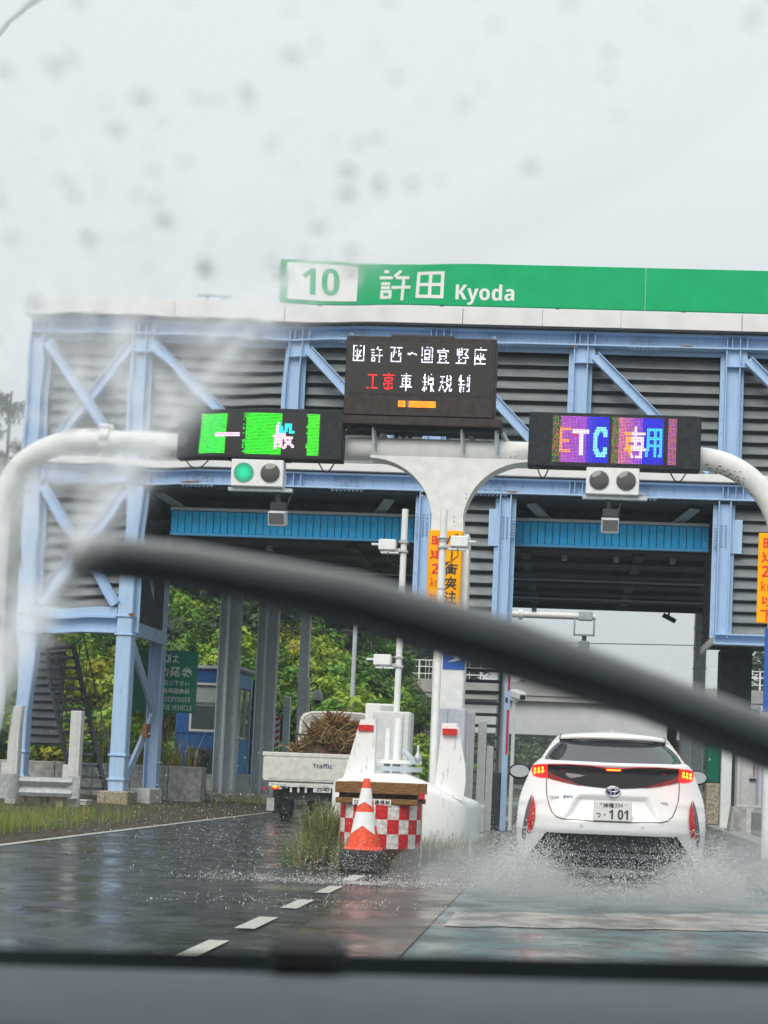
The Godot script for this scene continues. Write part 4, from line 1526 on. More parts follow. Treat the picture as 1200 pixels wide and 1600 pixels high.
func stairs(label: String, low: Vector3, high: Vector3, wide: float, n: int) -> void:
	var s := thing("staircase", low, label, "staircase", "staircases into the gate")
	for k in [-1.0, 1.0]:
		var o := Vector3(k * wide / 2, 0, 0)
		var st := mb()
		bar(st, low + o, high + o, .05, .14)
		obj("stringer", st, M.dark, s)
		st = mb(true)
		tube(st, [low + o + Vector3(k * .03, .9, 0), high + o + Vector3(k * .03, .9, 0)], .014, 8)
		for i in 5:
			var p := low.lerp(high, (i + .3) / 5.0) + o + Vector3(k * .03, 0, 0)
			tube(st, [p, p + Vector3(0, .9, 0)], .010, 8)
		obj("handrail", st, M.dark, s)
	for i in n:
		var p := low.lerp(high, (i + .7) / n)
		var st := mb()
		ext(st, p.x - wide / 2 + .03, p.x + wide / 2 - .03, p.y - .03, p.y + .03, p.z - .12, p.z + .13, .006)
		obj("step", st, M.dark, s)

# ---------------------------------------------------------------- left side
func left_side() -> void:
	var st: SurfaceTool
	# footing blocks
	var f := thing("footing_block", Vector3(-9.31, 0, -30.1), "weathered brown concrete footing under the gate's blue front leg", "concrete block")
	box1("block", -9.63, -9.0, -.03, .40, -30.5, -29.8, M.concrete_stained, f, .02)
	f = thing("footing_block", Vector3(-8.95, 0, -31.0), "pale concrete footing just behind the brown one", "concrete block")
	box1("block", -9.25, -8.8, -.03, .46, -31.6, -30.7, M.concrete_pale, f, .02)
	f = thing("footing_block", Vector3(-11.4, 0, -30.2), "grey concrete footing under the gate's outermost leg", "concrete block")
	box1("block", -11.75, -11.1, -.03, .42, -30.6, -29.8, M.concrete, f, .02)
	f = thing("cable_box", Vector3(-9.75, 0, -28.3), "small white cable box on the ground beside the brown footing", "box")
	box1("box", -9.55, -9.28, .0, .22, -28.4, -28.1, M.concrete_pale, f, .01)
	box1("lid", -9.57, -9.26, .22, .245, -28.42, -28.08, M.concrete_pale, f, .005)
	# dark louvred screen and stairs inside the left tower
	f = thing("louvred_screen", Vector3(-12.0, 0, -33), "dark louvred screen beside the stairs under the left tower", "screen")
	var back := box1("frame", -12.5, -11.55, 1.3, 3.7, -33.0, -32.92, M.mesh, f)
	for i in 12:
		st = mb()
		bx(st, Vector3(-12.02, 1.42 + i * .19, -32.87), Vector3(1.0, .14, .02), 0.0, Basis(Vector3.RIGHT, -.5))
		obj("slat", st, M.ceiling, back)
	stairs("dark open steel staircase under the left louvred tower", Vector3(-10.12, .25, -30.9), Vector3(-11.62, 3.6, -32.6), .70, 14)
	f = thing("retaining_wall", Vector3(-10.3, 0, -34), "low grey concrete wall behind the open staircase", "wall")
	st = mb()
	ext(st, -14.0, -8.6, -.03, .95, -34.6, -34.2, .02)
	obj("wall", st, M.concrete, f)
	st = mb()
	for i in 6:
		ext(st, -13.0 + i * .9, -12.985 + i * .9, .0, .94, -34.2, -34.194)
	obj("joint", st, M.dark, f)
	# ticket sign
	f = thing("ticket_sign", Vector3(-9.1, 0, -33.7), "dark green toll ticket sign in white letters before the blue booth", "road sign")
	box1("plate", -10.55, -8.70, 2.18, 3.62, -33.75, -33.71, M.green_dull, f, .008)
	box1("post", -9.62, -9.52, .0, 3.5, -33.9, -33.78, M.grey_steel, f)
	st = mb()
	glyph(st, "口", Vector3(-9.58, 3.55, -33.71), .22, .026)
	glyph(st, "は", Vector3(-9.37, 3.55, -33.71), .21, .024)
	glyph(st, "動", Vector3(-9.62, 3.25, -33.71), .235, .022)
	glyph(st, "発", Vector3(-9.35, 3.25, -33.71), .235, .022)
	glyph(st, "券", Vector3(-9.07, 3.25, -33.71), .235, .022)
	var k := 0
	for c in ["お", "取", "り", "下", "さ", "い"]:
		glyph(st, c, Vector3(-9.62 + k * .128, 2.93, -33.71), .115, .013)
		k += 1
	k = 0
	for c in ["し", "専", "用", "発", "券", "機"]:
		glyph(st, c, Vector3(-9.62 + k * .128, 2.74, -33.71), .115, .012)
		k += 1
	obj("letters", st, M.letter_dull, f)
	words("letters", "TICKET DISPENSER", Vector3(-9.86, 2.49, -33.708), .115, M.letter_dull, f, false, .004, .77)
	words("letters", "TO DRIVE VEHICLE", Vector3(-9.83, 2.30, -33.708), .115, M.letter_dull, f, false, .004, .80)
	booth()
	# bin
	f = thing("waste_bin", Vector3(-9.15, .3, -38.6), "dark green waste bin with a dark slot at the booth's corner", "bin")
	box1("body", -9.36, -9.02, .3, 1.05, -38.8, -38.4, M.bin, f, .02)
	box1("lid", -9.38, -9.0, 1.05, 1.20, -38.82, -38.38, M.bin, f, .03)
	box1("slot", -9.32, -9.10, 1.07, 1.14, -38.38, -38.374, M.black, f)
	# striped marker post, dome lights
	f = thing("marker_post", Vector3(-8.55, .3, -42.5), "grey post with a red and white striped board behind the truck", "post")
	box1("shaft", -8.52, -8.34, .3, 3.1, -43.4, -43.2, M.grey_steel, f, .01)
	box1("board", -8.68, -8.55, 1.55, 2.5, -42.9, -42.86, M.white_paint, f)
	for i in 5:
		st = mb()
		prism(st, [Vector2(-8.68, 1.60 + i * .19), Vector2(-8.55, 1.66 + i * .19), Vector2(-8.55, 1.75 + i * .19), Vector2(-8.68, 1.69 + i * .19)], .004, Transform3D(Basis(), Vector3(0, 0, -42.859)))
		obj("red_stripe", st, M.red, f)
	box1("stay", -8.75, -8.71, .3, 2.9, -42.95, -42.9, M.white_paint, f)
	f = thing("security_camera", Vector3(-8.62, 2.7, -42.6), "small white camera peeping out behind the second grey column", "security camera", "security cameras")
	st = mb(true)
	lathe(st, [[0, .0], [.10, .04], [.13, .15], [.10, .25], [0, .28]], 14, Transform3D(Basis(Vector3.BACK, 1.1), Vector3(-8.62, 2.75, -42.6)))
	obj("housing", st, M.white_paint, f)
	box1("arm", -8.72, -8.60, 2.55, 2.62, -42.7, -42.6, M.grey_steel, f)
	f = thing("dome_camera", Vector3(-7.45, 3.1, -42.2), "white dome camera on a curved arm beside the third grey column", "security camera", "security cameras")
	st = mb(true)
	lathe(st, [[0, .33], [.07, .32], [.14, .2], [.17, .02], [0, .0]], 18, Transform3D(Basis(), Vector3(-7.36, 2.98, -42.2)))
	obj("hood", st, M.white_paint, f)
	st = mb(true)
	lathe(st, [[.11, 0], [.10, -.07], [.05, -.11], [0, -.12]], 16, Transform3D(Basis(), Vector3(-7.36, 2.98, -42.2)))
	obj("dome", st, M.black, f)
	st = mb(true)
	tube(st, [Vector3(-7.66, 3.1, -42.2), Vector3(-7.60, 3.4, -42.2), Vector3(-7.48, 3.5, -42.2), Vector3(-7.38, 3.42, -42.2), Vector3(-7.36, 3.30, -42.2)], .025, 8)
	obj("arm", st, M.dark, f)
	box1("back_plate", -7.66, -7.58, 2.3, 3.6, -42.25, -42.1, M.white_paint, f)
	f = thing("lamp_post", Vector3(-7.52, .0, -50), "slim grey lamp post rising in front of the bushes", "lamp post")
	st = mb(true)
	tube(st, [Vector3(-7.52, .2, -50), Vector3(-7.52, 5.2, -50), Vector3(-7.5, 9.0, -50)], [.085, .075, .06], 12)
	obj("post", st, M.grey_steel, f)
	st = mb()
	ext(st, -7.9, -7.2, 8.95, 9.08, -50.2, -49.8, .03)
	obj("lamp_head", st, M.grey_steel, f)
	# street lamp whose arm bends into the top left corner
	f = thing("street_lamp", Vector3(-12.72, .1, -30.5), "tall street lamp whose curved arm bends over the gate's left end", "street lamp")
	st = mb(true)
	var pts := [Vector3(-13.32, .1, -30.5), Vector3(-13.32, 8.0, -30.5), Vector3(-13.32, 14.9, -30.5)]
	for i in 7:
		var a := deg_to_rad(180 - i * 12.0)
		pts.append(Vector3(-11.42 + cos(a) * 1.9, 15.0 + sin(a) * 2.6, -30.5))
	pts.append(Vector3(-10.25, 17.72, -30.5))
	tube(st, pts, .055, 12)
	obj("post", st, M.grey_steel, f)
	st = mb()
	ext(st, -10.3, -9.55, 17.62, 17.78, -30.65, -30.35, .04)
	obj("lamp_head", st, M.grey_steel, f)
	# roof-edge fitting on the parapet
	f = thing("roof_fitting", Vector3(-7.7, 10.66, -29.95), "small grey strip lamp lying on the parapet left of the green board", "lamp")
	box1("strip", -8.12, -7.42, 10.76, 10.80, -29.98, -29.9, M.grey_steel, f)
	box1("stand", -7.95, -7.9, 10.67, 10.755, -29.97, -29.92, M.grey_steel, f)
	box1("stand", -7.6, -7.55, 10.67, 10.755, -29.97, -29.92, M.grey_steel, f)
	guardrail()

func guardrail() -> void:
	var f := thing("guardrail", Vector3(-9.6, .0, -26), "short galvanised guardrail with a rounded end on the left verge", "guardrail")
	var prof := [[.68, 0.0], [.665, .05], [.60, .075], [.545, .045], [.50, .0], [.455, .045], [.40, .075], [.335, .05], [.32, 0.0]]
	var st := mb()
	var path := [Vector3(-13.5, 0, -24.2), Vector3(-10.2, 0, -25.75), Vector3(-9.62, 0, -26.0), Vector3(-8.98, 0, -26.25)]
	for i in path.size() - 1:
		for k in prof.size() - 1:
			var p := []
			for q in [[i, k], [i + 1, k], [i + 1, k + 1], [i, k + 1]]:
				var v: Vector3 = path[q[0]]
				p.append(v + Vector3(.05, prof[q[1]][0], prof[q[1]][1]))
			quad(st, p[3], p[2], p[1], p[0])
	obj("rail", st, M.galv, f)
	st = mb(true)
	for i in 6:
		var a0 := deg_to_rad(-80 + i * 30)
		var a1 := deg_to_rad(-50 + i * 30)
		quad(st, Vector3(-9.98 + sin(a0) * .22, .28, -25.85 + cos(a0) * .16), Vector3(-9.98 + sin(a1) * .22, .28, -25.85 + cos(a1) * .16), Vector3(-9.98 + sin(a1) * .22, .72, -25.85 + cos(a1) * .16), Vector3(-9.98 + sin(a0) * .22, .72, -25.85 + cos(a0) * .16))
	obj("rounded_end", st, M.galv, f)
	st = mb()
	prism(st, [Vector2(-9.0, .30), Vector2(-8.80, .32), Vector2(-8.78, .72), Vector2(-9.0, .71)], .05, Transform3D(Basis(), Vector3(0, 0, -26.25)))
	obj("end_plate", st, M.galv, f)
	for x in [-9.85, -9.45, -9.15]:
		box1("post", x - .07, x + .07, .0, .66, -26.35, -26.2, M.concrete_stained, f, .01)
	for p in [[-10.13, 1.98, "tall white steel post beyond the rounded end of the guardrail"], [-9.0, 1.90, "tall white steel post beside the square end of the guardrail"]]:
		var o := thing("protective_post", Vector3(p[0], 0, -26.5), p[2], "post", "white posts on the left verge")
		box1("shaft", p[0] - .10, p[0] + .10, .0, p[1], -26.6, -26.42, M.cabinet, o, .01)
		st = mb()
		for i in 8:
			ext(st, p[0] - .01, p[0] + .01, .3 + i * .2, .32 + i * .2, -26.42, -26.414)
		ext(st, p[0] + .035, p[0] + .045, .02, p[1] - .02, -26.42, -26.415)
		obj("rivet_row", st, M.grey_steel, o)
		box1("side_bracket", p[0] - .2, p[0] - .105, .62, .92, -26.58, -26.44, M.cabinet, o)

func booth() -> void:
	var b := thing("toll_booth", Vector3(-10.0, .3, -41), "small blue toll booth with white framed windows among the grey columns", "booth")
	var z := -40.0
	box1("plinth", -10.95, -9.25, .3, .78, -42.4, -39.95, M.concrete, b)
	box1("front_wall", -10.85, -9.30, .78, 1.90, z - .06, z, M.booth_blue, b)
	box1("front_wall", -10.85, -10.50, 1.90, 3.25, z - .06, z, M.booth_blue, b)
	box1("front_band", -10.85, -9.30, 3.25, 3.62, z - .06, z + .02, M.booth_blue, b)
	box1("wall_trim", -10.85, -9.30, 1.86, 1.90, z + .001, z + .03, M.booth_blue, b)
	box1("back_wall", -10.85, -9.30, .78, 3.62, z - 2.3, z - 2.24, M.frame, b)
	box1("left_wall", -10.85, -10.79, .78, 3.62, z - 2.23, z - .07, M.booth_blue, b)
	box1("side_wall", -9.36, -9.30, .78, 1.75, z - 2.23, z - .07, M.booth_pale, b)
	box1("side_band", -9.36, -9.29, 3.2, 3.62, z - 2.23, z - .07, M.booth_pale, b)
	box1("corner_post", -9.40, -9.28, 1.9, 3.24, z - .08, z + .005, M.frame, b)
	box1("floor", -10.8, -9.35, .78, .84, z - 2.2, z - .1, M.dark, b)
	box1("roof", -11.0, -9.05, 3.63, 3.72, z - 2.5, z + .15, M.grey_steel, b, .02)
	var w := box1("window_frame", -10.48, -9.42, 1.91, 1.97, z - .03, z + .02, M.frame, b)
	box1("frame_bar", -10.48, -10.42, 1.97, 3.19, z - .03, z + .02, M.frame, w)
	box1("frame_bar", -10.48, -9.42, 3.19, 3.25, z - .03, z + .02, M.frame, w)
	box1("pane", -10.42, -9.42, 1.97, 3.19, z - .02, z - .014, M.glass, w)
	box1("notice", -10.36, -9.75, 2.72, 3.12, z - .09, z - .07, M.frame, b)
	var st := mb()
	for r in 2:
		for i in 6:
			ext(st, -10.28 + i * .08, -10.23 + i * .08, 2.80 + r * .13, 2.86 + r * .13, z - .069, z - .066)
	obj("notice_print", st, M.letter_dull, b)
	box1("blind", -10.42, -9.45, 2.62, 3.19, z - .2, z - .17, M.cabinet, b)
	box1("desk", -10.75, -9.45, 1.75, 1.82, z - 1.0, z - .2, M.grey_steel, b)
	box1("monitor", -10.0, -9.7, 1.83, 2.1, z - .7, z - .6, M.black, b)
	box1("chair_back", -10.2, -9.8, 1.7, 2.25, z - 1.4, z - 1.3, M.dark, b)
	for i in 3:
		var z0 := z - .12 - i * .72
		var sw := box1("side_window", -9.35, -9.28, 1.76, 3.19, z0 - .06, z0, M.frame, b)
		box1("pane", -9.33, -9.325, 1.8, 3.15, z0 - .70, z0 - .07, M.glass, sw)
		if i < 2: box1("frame_bar", -9.35, -9.28, 1.76, 1.82, z0 - .70, z0 - .065, M.frame, sw)
	box1("side_door", -9.355, -9.285, .8, 1.74, z - .9, z - .2, M.grey_steel, b)
	st = mb(true)
	tube(st, [Vector3(-9.22, .78, z - 2.2), Vector3(-9.22, 3.5, z - 2.2)], .04, 8)
	obj("downpipe", st, M.booth_blue, b)
	st = mb(true)
	lathe(st, [[.0, .0], [.28, .0], [.28, .2], [.0, .2]], 20, Transform3D(Basis(Vector3.RIGHT, PI / 2), Vector3(-10.15, 1.15, z + .0)))
	obj("fan_housing", st, M.black, b)
	box1("vent_box", -10.45, -9.75, .8, 1.45, z + .0, z + .12, M.dark, b, .02)

# ---------------------------------------------------------------- right side
func right_side() -> void:
	var f := thing("machine_cabinet", Vector3(3.06, .16, -40), "slim grey machine cabinet beyond the hybrid car's right mirror", "cabinet", "lane machines on the right kerb")
	box1("body", 2.95, 3.24, .16, 2.62, -40.3, -39.8, M.cabinet, f, .02)
	box1("cap", 3.03, 3.14, 2.62, 2.72, -40.1, -39.95, M.grey_steel, f)
	f = thing("dark_column", Vector3(2.96, .16, -42), "dark column with a black fitting past the right kerb", "column")
	box1("shaft", 2.92, 3.2, .0, 3.3, -45.2, -44.8, M.dark, f)
	box1("fitting", 3.0, 3.1, 2.4, 2.8, -44.8, -44.7, M.black, f)
	f = thing("lane_machine", Vector3(3.0, .16, -31), "dark green machine panel standing on a stained concrete pedestal", "machine", "lane machines on the right kerb")
	box1("panel", 2.86, 3.12, 1.04, 2.4, -31.3, -31.0, M.bin, f, .015)
	box1("pedestal", 2.86, 3.14, .16, 1.03, -31.35, -30.95, M.concrete_stained, f, .02)
	box1("lock", 2.9, 2.93, 1.5, 1.56, -31.0, -30.985, M.galv, f)
	f = thing("protective_post", Vector3(3.05, .16, -29), "broad white steel post beside the dark green panel", "post", "lane machines on the right kerb")
	box1("shaft", 2.96, 3.16, .16, 2.3, -29.15, -28.95, M.white_paint, f, .01)
	f = thing("machine_cabinet", Vector3(3.4, .16, -28), "wide pinkish grey cabinet with a small latch and rust streak", "cabinet", "lane machines on the right kerb")
	box1("body", 3.17, 3.56, .16, 2.3, -28.5, -28.1, worn(70, lin(.44, .41, .40), lin(.54, .50, .48), .8, .5), f, .012)
	box1("side_leaf", 3.17, 3.235, .3, 2.28, -28.1, -28.085, M.cabinet, f)
	box1("door", 3.25, 3.54, .3, 2.28, -28.1, -28.085, M.cabinet, f, .004)
	box1("latch", 3.40, 3.56, 1.10, 1.15, -28.085, -28.05, M.dark, f)
	box1("rust_streak", 3.47, 3.495, 1.17, 1.75, -28.085, -28.082, M.rust, f)
	box1("rust_streak", 3.475, 3.485, 1.75, 2.1, -28.085, -28.082, M.rust, f)
	var st := mb()
	for i in 8:
		ext(st, 3.275, 3.29, .5 + i * .22, .515 + i * .22, -28.085, -28.08)
	obj("rivet_row", st, M.grey_steel, f)
	f = thing("machine_cabinet", Vector3(3.6, .16, -27.6), "narrow pale blue cabinet right of the pinkish grey one", "cabinet", "lane machines on the right kerb")
	box1("body", 3.50, 3.74, .5, 2.5, -27.9, -27.5, M.cabinet_blue, f, .012)
	box1("handle", 3.53, 3.56, 1.62, 1.75, -27.5, -27.47, M.black, f)
	f = thing("barrier_block", Vector3(3.1, .16, -27), "low sloped concrete barrier block with a yellowed stripe on the right kerb", "concrete block", "concrete blocks on the right kerb")
	st = mb()
	prism(st, [Vector2(2.92, .16), Vector2(3.62, .16), Vector2(3.62, .62), Vector2(2.98, .62)], .5, Transform3D(Basis(), Vector3(0, 0, -27.4)))
	obj("block", st, M.concrete, f)
	box1("stain", 3.22, 3.36, .165, .61, -26.9, -26.894, M.concrete_pale, f)
	box1("cap", 3.05, 3.5, .62, .655, -27.4, -26.9, M.concrete_pale, f)
	f = thing("barrier_block", Vector3(3.25, .16, -25.2), "long low concrete barrier nearest along the right kerb", "concrete block", "concrete blocks on the right kerb")
	box1("block", 3.22, 3.6, .16, .58, -26.2, -21.5, M.concrete, f, .03)
	box1("bolt", 3.25, 3.29, .42, .46, -21.5, -21.48, M.dark, f)
	f = thing("pale_pillar", Vector3(3.5, .16, -25), "broad pale green pillar at the right behind the wiper's end", "pillar")
	box1("shaft", 3.26, 3.75, .585, 3.4, -25.2, -24.8, M.concrete_pale, f, .02)

# ---------------------------------------------------------------- work truck
func truck() -> void:
	var t := thing("work_truck", Vector3(-4.9, 0, -28.9), "white flatbed work truck with a lit tail lamp in the left lane", "truck")
	var z := -27.4
	box1("tailgate", -5.73, -4.03, .76, 1.25, z - .06, z, M.truck_white, t, .012)
	box1("tailgate_rim", -5.76, -4.0, 1.22, 1.30, z - .07, z + .012, M.truck_white, t, .012)
	box1("tailgate_panel", -5.64, -4.12, .80, 1.19, z, z + .008, M.truck_white, t, .006)
	box1("side_board", -5.76, -5.71, .80, 1.28, z - 3.1, z - .08, M.truck_white, t, .01)
	box1("side_board", -4.05, -4.0, .80, 1.28, z - 3.1, z - .08, M.truck_white, t, .01)
	box1("bed_floor", -5.70, -4.06, .74, .82, z - 3.1, z - .08, M.grey_steel, t)
	box1("bed_beam", -5.62, -4.14, .66, .735, z - .12, z - .01, M.truck_white, t)
	var st := mb()
	for x in [-5.5, -5.36, -5.0, -4.55, -4.3]:
		ext(st, x - .05, x + .05, .67, .71, z - .01, z + .015)
	obj("latch", st, M.grey_steel, t)
	st = mb()
	for x in [-5.2, -5.06, -4.92]:
		ext(st, x - .02, x + .02, .56, .66, z - .06, z - .03)
	obj("bracket", st, M.truck_white, t)
	box1("chassis", -5.25, -4.5, .42, .65, z - 4.6, z - .15, M.black, t)
	box1("mud_flap", -5.62, -5.30, .14, .6, z - .50, z - .47, M.rubber, t)
	box1("mud_flap", -4.46, -4.14, .14, .6, z - .50, z - .47, M.rubber, t)
	for x in [-5.47, -4.30]:
		var l := box1("tail_lamp", x - .11, x + .11, .60, .74, z - .1, z - .03, M.black, t)
		box1("red_lens", x - .10, x + .04, .61, .73, z - .03, z - .018, M.truck_red, l)
		st = mb(true)
		lathe(st, [[.045, 0], [.03, .012], [0, .016]], 14, Transform3D(Basis(Vector3.RIGHT, PI / 2), Vector3(x - .03, .67, z - .018)))
		obj("bulb", st, M.amber_glow, l)
		box1("clear_lens", x + .045, x + .10, .61, .73, z - .03, z - .018, M.frame, l)
	box1("side_reflector", -5.74, -5.68, .58, .64, z - .12, z - .08, M.red, t)
	box1("bumper_end", -5.66, -5.52, .20, .44, z - .3, z - .1, M.galv, t)
	var p := box1("number_plate", -4.78, -4.45, .575, .74, z - .04, z - .025, M.plate, t)
	words("plate_print", "25-47", Vector3(-4.72, .632, z - .021), .075, M.black_letter, p, true, .003, .95)
	st = mb()
	glyph(st, "沖", Vector3(-4.68, .73, z - .025), .04, .005)
	glyph(st, "縄", Vector3(-4.63, .73, z - .025), .04, .005)
	obj("plate_print", st, M.black_letter, p)
	words("door_text", "Traffic", Vector3(-4.80, 1.065, z + .010), .085, M.blue_letter, t, true, .003, 1.0)
	for q in [[-5.45, -.95], [-4.32, -.95], [-5.45, -4.0], [-4.32, -4.0]]:
		st = mb(true)
		lathe(st, [[.16, -.09], [.27, -.10], [.31, -.07], [.31, .07], [.27, .10], [.16, .09]], 22, Transform3D(Basis(Vector3.BACK, PI / 2), Vector3(q[0], .31, z + q[1])))
		var w := obj("wheel", st, M.rubber, t)
		st = mb(true)
		lathe(st, [[0, -.06], [.16, -.07], [.16, .07], [0, .06]], 16, Transform3D(Basis(Vector3.BACK, PI / 2), Vector3(q[0], .31, z + q[1])))
		obj("rim", st, M.galv, w)
	# cab
	st = mb(true)
	var rings := []
	for zz in [-3.2, -3.35, -4.5, -4.75, -4.95]:
		var top := 2.22 if zz > -4.6 else (1.5 if zz > -4.8 else 1.2)
		var r := []
		for v in [[-.82, .45], [-.84, 1.2], [-.80, top - .16], [-.72, top - .05], [-.5, top], [.5, top], [.72, top - .05], [.80, top - .16], [.84, 1.2], [.82, .45]]:
			r.append(Vector3(-4.88 + v[0], minf(v[1], top) , z + zz))
		rings.append(r)
	for i in rings.size() - 1:
		for k in 9:
			out_face(st, [rings[i][k], rings[i][k + 1], rings[i + 1][k + 1], rings[i + 1][k]], Vector3(-4.88, 1.2, z - 4.0))
	st.set_smooth_group(-1)
	for k in range(1, 9):
		out_face(st, [rings[0][0], rings[0][k], rings[0][k + 1]], Vector3(-4.88, 1.2, z - 4.0))
		out_face(st, [rings[4][0], rings[4][k], rings[4][k + 1]], Vector3(-4.88, 1.2, z - 4.0))
	var c := obj("cab", st, M.truck_white, t)
	box1("rear_window", -5.45, -4.3, 1.45, 2.0, z - 3.195, z - 3.18, M.dark_glass, c)
	st = mb(true)
	for x in [-5.62, -4.14]:
		tube(st, [Vector3(x, 1.25, z - 3.1), Vector3(x, 1.95, z - 3.1), Vector3(x + (.05 if x < -5 else -.05), 2.1, z - 3.1), Vector3(x + (.2 if x < -5 else -.2), 2.18, z - 3.1), Vector3(-4.88, 2.2, z - 3.1)], .03, 10)
	obj("guard_frame", st, M.truck_white, t)
	# load of cut dry branches and palm leaves
	var pile := thing("dry_branches", Vector3(-4.75, .82, -29.0), "heap of dry brown branches and palm leaves heaped on the truck bed", "branches")
	var hump := func(x: float, zz: float) -> float:
		return .95 + .94 * exp(-pow((x + 4.55) / .52, 2.0)) * exp(-pow((zz + 28.9) / .9, 2.0)) + .42 * exp(-pow((x + 5.0) / .4, 2.0)) * exp(-pow((zz + 28.3) / .6, 2.0)) + .1 * sin(x * 9.0) * cos(zz * 7.0)
	OFF = Vector3(-4.75, .82, -29.0)
	var core2 := mb(true)
	for i in 20:
		for j in 30:
			var v := []
			for q in [[0, 0], [1, 0], [1, 1], [0, 1]]:
				var x: float = -5.68 + (i + q[0]) * .081
				var zz: float = -30.4 + (j + q[1]) * .097
				v.append(Vector3(x, hump.call(x, zz) - .08, zz))
			quad(core2, v[0], v[3], v[2], v[1])
	obj("heap", core2, M.wood_dark, pile)
	var leaf := mb()
	var blade := [Vector3(0, 0, 0), Vector3(.022, .012, .12), Vector3(.02, .0, .30), Vector3(0, -.05, .5), Vector3(-.02, .0, .30), Vector3(-.022, .012, .12)]
	for k in range(1, 5):
		leaf.add_vertex(blade[0])
		leaf.add_vertex(blade[k])
		leaf.add_vertex(blade[k + 1])
	leaf.generate_normals()
	var xf := []
	var cols := PackedColorArray()
	var tones := [Color(.26, .15, .055), Color(.40, .27, .11), Color(.12, .075, .035), Color(.50, .38, .19), Color(.20, .18, .06), Color(.36, .16, .06)]
	for i in 4200:
		var x := rng.randf_range(-5.6, -4.1)
		if rng.randf() < .6: x = clampf(rng.randfn(-4.6, .4), -5.6, -4.05)
		var zz := rng.randf_range(-30.2, -28.05)
		var y: float = hump.call(x, zz) - rng.randf_range(.0, .1)
		var bs := Basis(Vector3.UP, rng.randf() * TAU) * Basis(Vector3.RIGHT, rng.randf_range(-.9, .35)) * Basis(Vector3.BACK, rng.randf_range(-1, 1))
		xf.append(Transform3D(bs.scaled(Vector3(.8, 1, 1) * rng.randf_range(.35, .95)), Vector3(x, y, zz) - OFF))
		cols.append(tones[rng.randi() % 6] * rng.randf_range(.7, 1.25))
	var lm := mat(Color.WHITE, .7)
	lm.vertex_color_use_as_albedo = true
	scatter("dry_leaves", leaf.commit(), lm, xf, "", "", pile, cols)
	var tw := mb()
	for i in 46:
		var x := rng.randf_range(-5.55, -4.2)
		var zz := rng.randf_range(-29.8, -28.1)
		var a := Vector3(x, hump.call(x, zz) + rng.randf_range(-.05, .08), zz)
		bar(tw, a, a + Vector3(rng.randf_range(-.6, .6), rng.randf_range(-.05, .28), rng.randf_range(-.5, .5)), .016, .016)
	obj("twigs", tw, M.rust, pile).set_meta("kind", "stuff")

# ---------------------------------------------------------------- white hybrid car seen from behind
func lerp_table(t: Array, v: float) -> float:
	if v <= t[0][0]: return t[0][1]
	for i in t.size() - 1:
		if v <= t[i + 1][0]:
			var f: float = (v - t[i][0]) / (t[i + 1][0] - t[i][0])
			return lerpf(t[i][1], t[i + 1][1], f)
	return t[t.size() - 1][1]

var HALF := [[.20, .80], [.30, .845], [.45, .868], [.60, .870], [.75, .862], [.86, .845], [.95, .815], [1.04, .780], [1.12, .750], [1.16, .715], [1.20, .665], [1.28, .622], [1.36, .575], [1.41, .54], [1.44, .49], [1.458, .42], [1.468, .30]]
var DEPTH := [[.20, .16], [.36, .09], [.50, .035], [.56, .0], [.68, .0], [.74, .025], [.80, .045], [.95, .085], [1.04, .10], [1.10, .115], [1.125, .09], [1.15, .05], [1.165, .075], [1.18, .16], [1.25, .33], [1.33, .52], [1.385, .66], [1.395, .60], [1.42, .585], [1.45, .62], [1.468, .75]]

func car_half(y: float) -> float:
	return lerp_table(HALF, y)

func car_z(x: float, y: float) -> float:
	var s := lerp_table(DEPTH, y)
	var w := car_half(y)
	s += .34 * pow(clampf(absf(x) / w, 0, 1), 4.0) * (1.0 if y < 1.16 else .7)
	# recess round the number plate
	var e := minf(smoothstep(.44, .38, absf(x) + (y - .66) * .55), smoothstep(.655, .675, y) * smoothstep(.87, .845, y))
	s += .035 * e
	# flank creases running out of the lamps
	s -= .018 * smoothstep(.05, .0, absf(y - (.90 - .12 * absf(x)))) * smoothstep(.45, .75, absf(x)) * (1.0 if y < 1.0 else 0.0)
	return -s

func car_low(x: float) -> float:
	var a := absf(x)
	return .525 if a < .595 else (.525 - (a - .595) * 1.5 if a < .70 else maxf(.3675 - (a - .70) * 1.4, .20))

# a panel that follows the tail: columns [x, y below, y above]
func tail_patch(called: String, cols: Array, off: float, m: Material, parent: Node, sub := 3, rows := 6) -> MeshInstance3D:
	var st := mb(true)
	var fine := []
	for i in cols.size() - 1:
		for k in sub:
			var f := float(k) / sub
			fine.append([lerpf(cols[i][0], cols[i + 1][0], f), lerpf(cols[i][1], cols[i + 1][1], f), lerpf(cols[i][2], cols[i + 1][2], f)])
	fine.append(cols[cols.size() - 1])
	for i in fine.size() - 1:
		for r in rows:
			var v := []
			for q in [[i, r], [i + 1, r], [i + 1, r + 1], [i, r + 1]]:
				var x: float = fine[q[0]][0]
				var y := lerpf(fine[q[0]][1], fine[q[0]][2], q[1] / float(rows))
				v.append(Vector3(x, y, car_z(x, y) + off))
			quad(st, v[0], v[1], v[2], v[3])
	return obj(called, st, m, parent)

func tail_rows(called: String, rws: Array, off: float, m: Material, parent: Node, flip: float) -> MeshInstance3D:
	var st := mb(true)
	for i in rws.size() - 1:
		for k in 4:
			var v := []
			for q in [[i, k], [i, k + 1], [i + 1, k + 1], [i + 1, k]]:
				var x := flip * lerpf(rws[q[0]][1], rws[q[0]][2], q[1] / 4.0)
				var y: float = rws[q[0]][0]
				v.append(Vector3(x, y, car_z(x, y) + off))
			if flip > 0: quad(st, v[0], v[3], v[2], v[1])
			else: quad(st, v[0], v[1], v[2], v[3])
	return obj(called, st, m, parent)

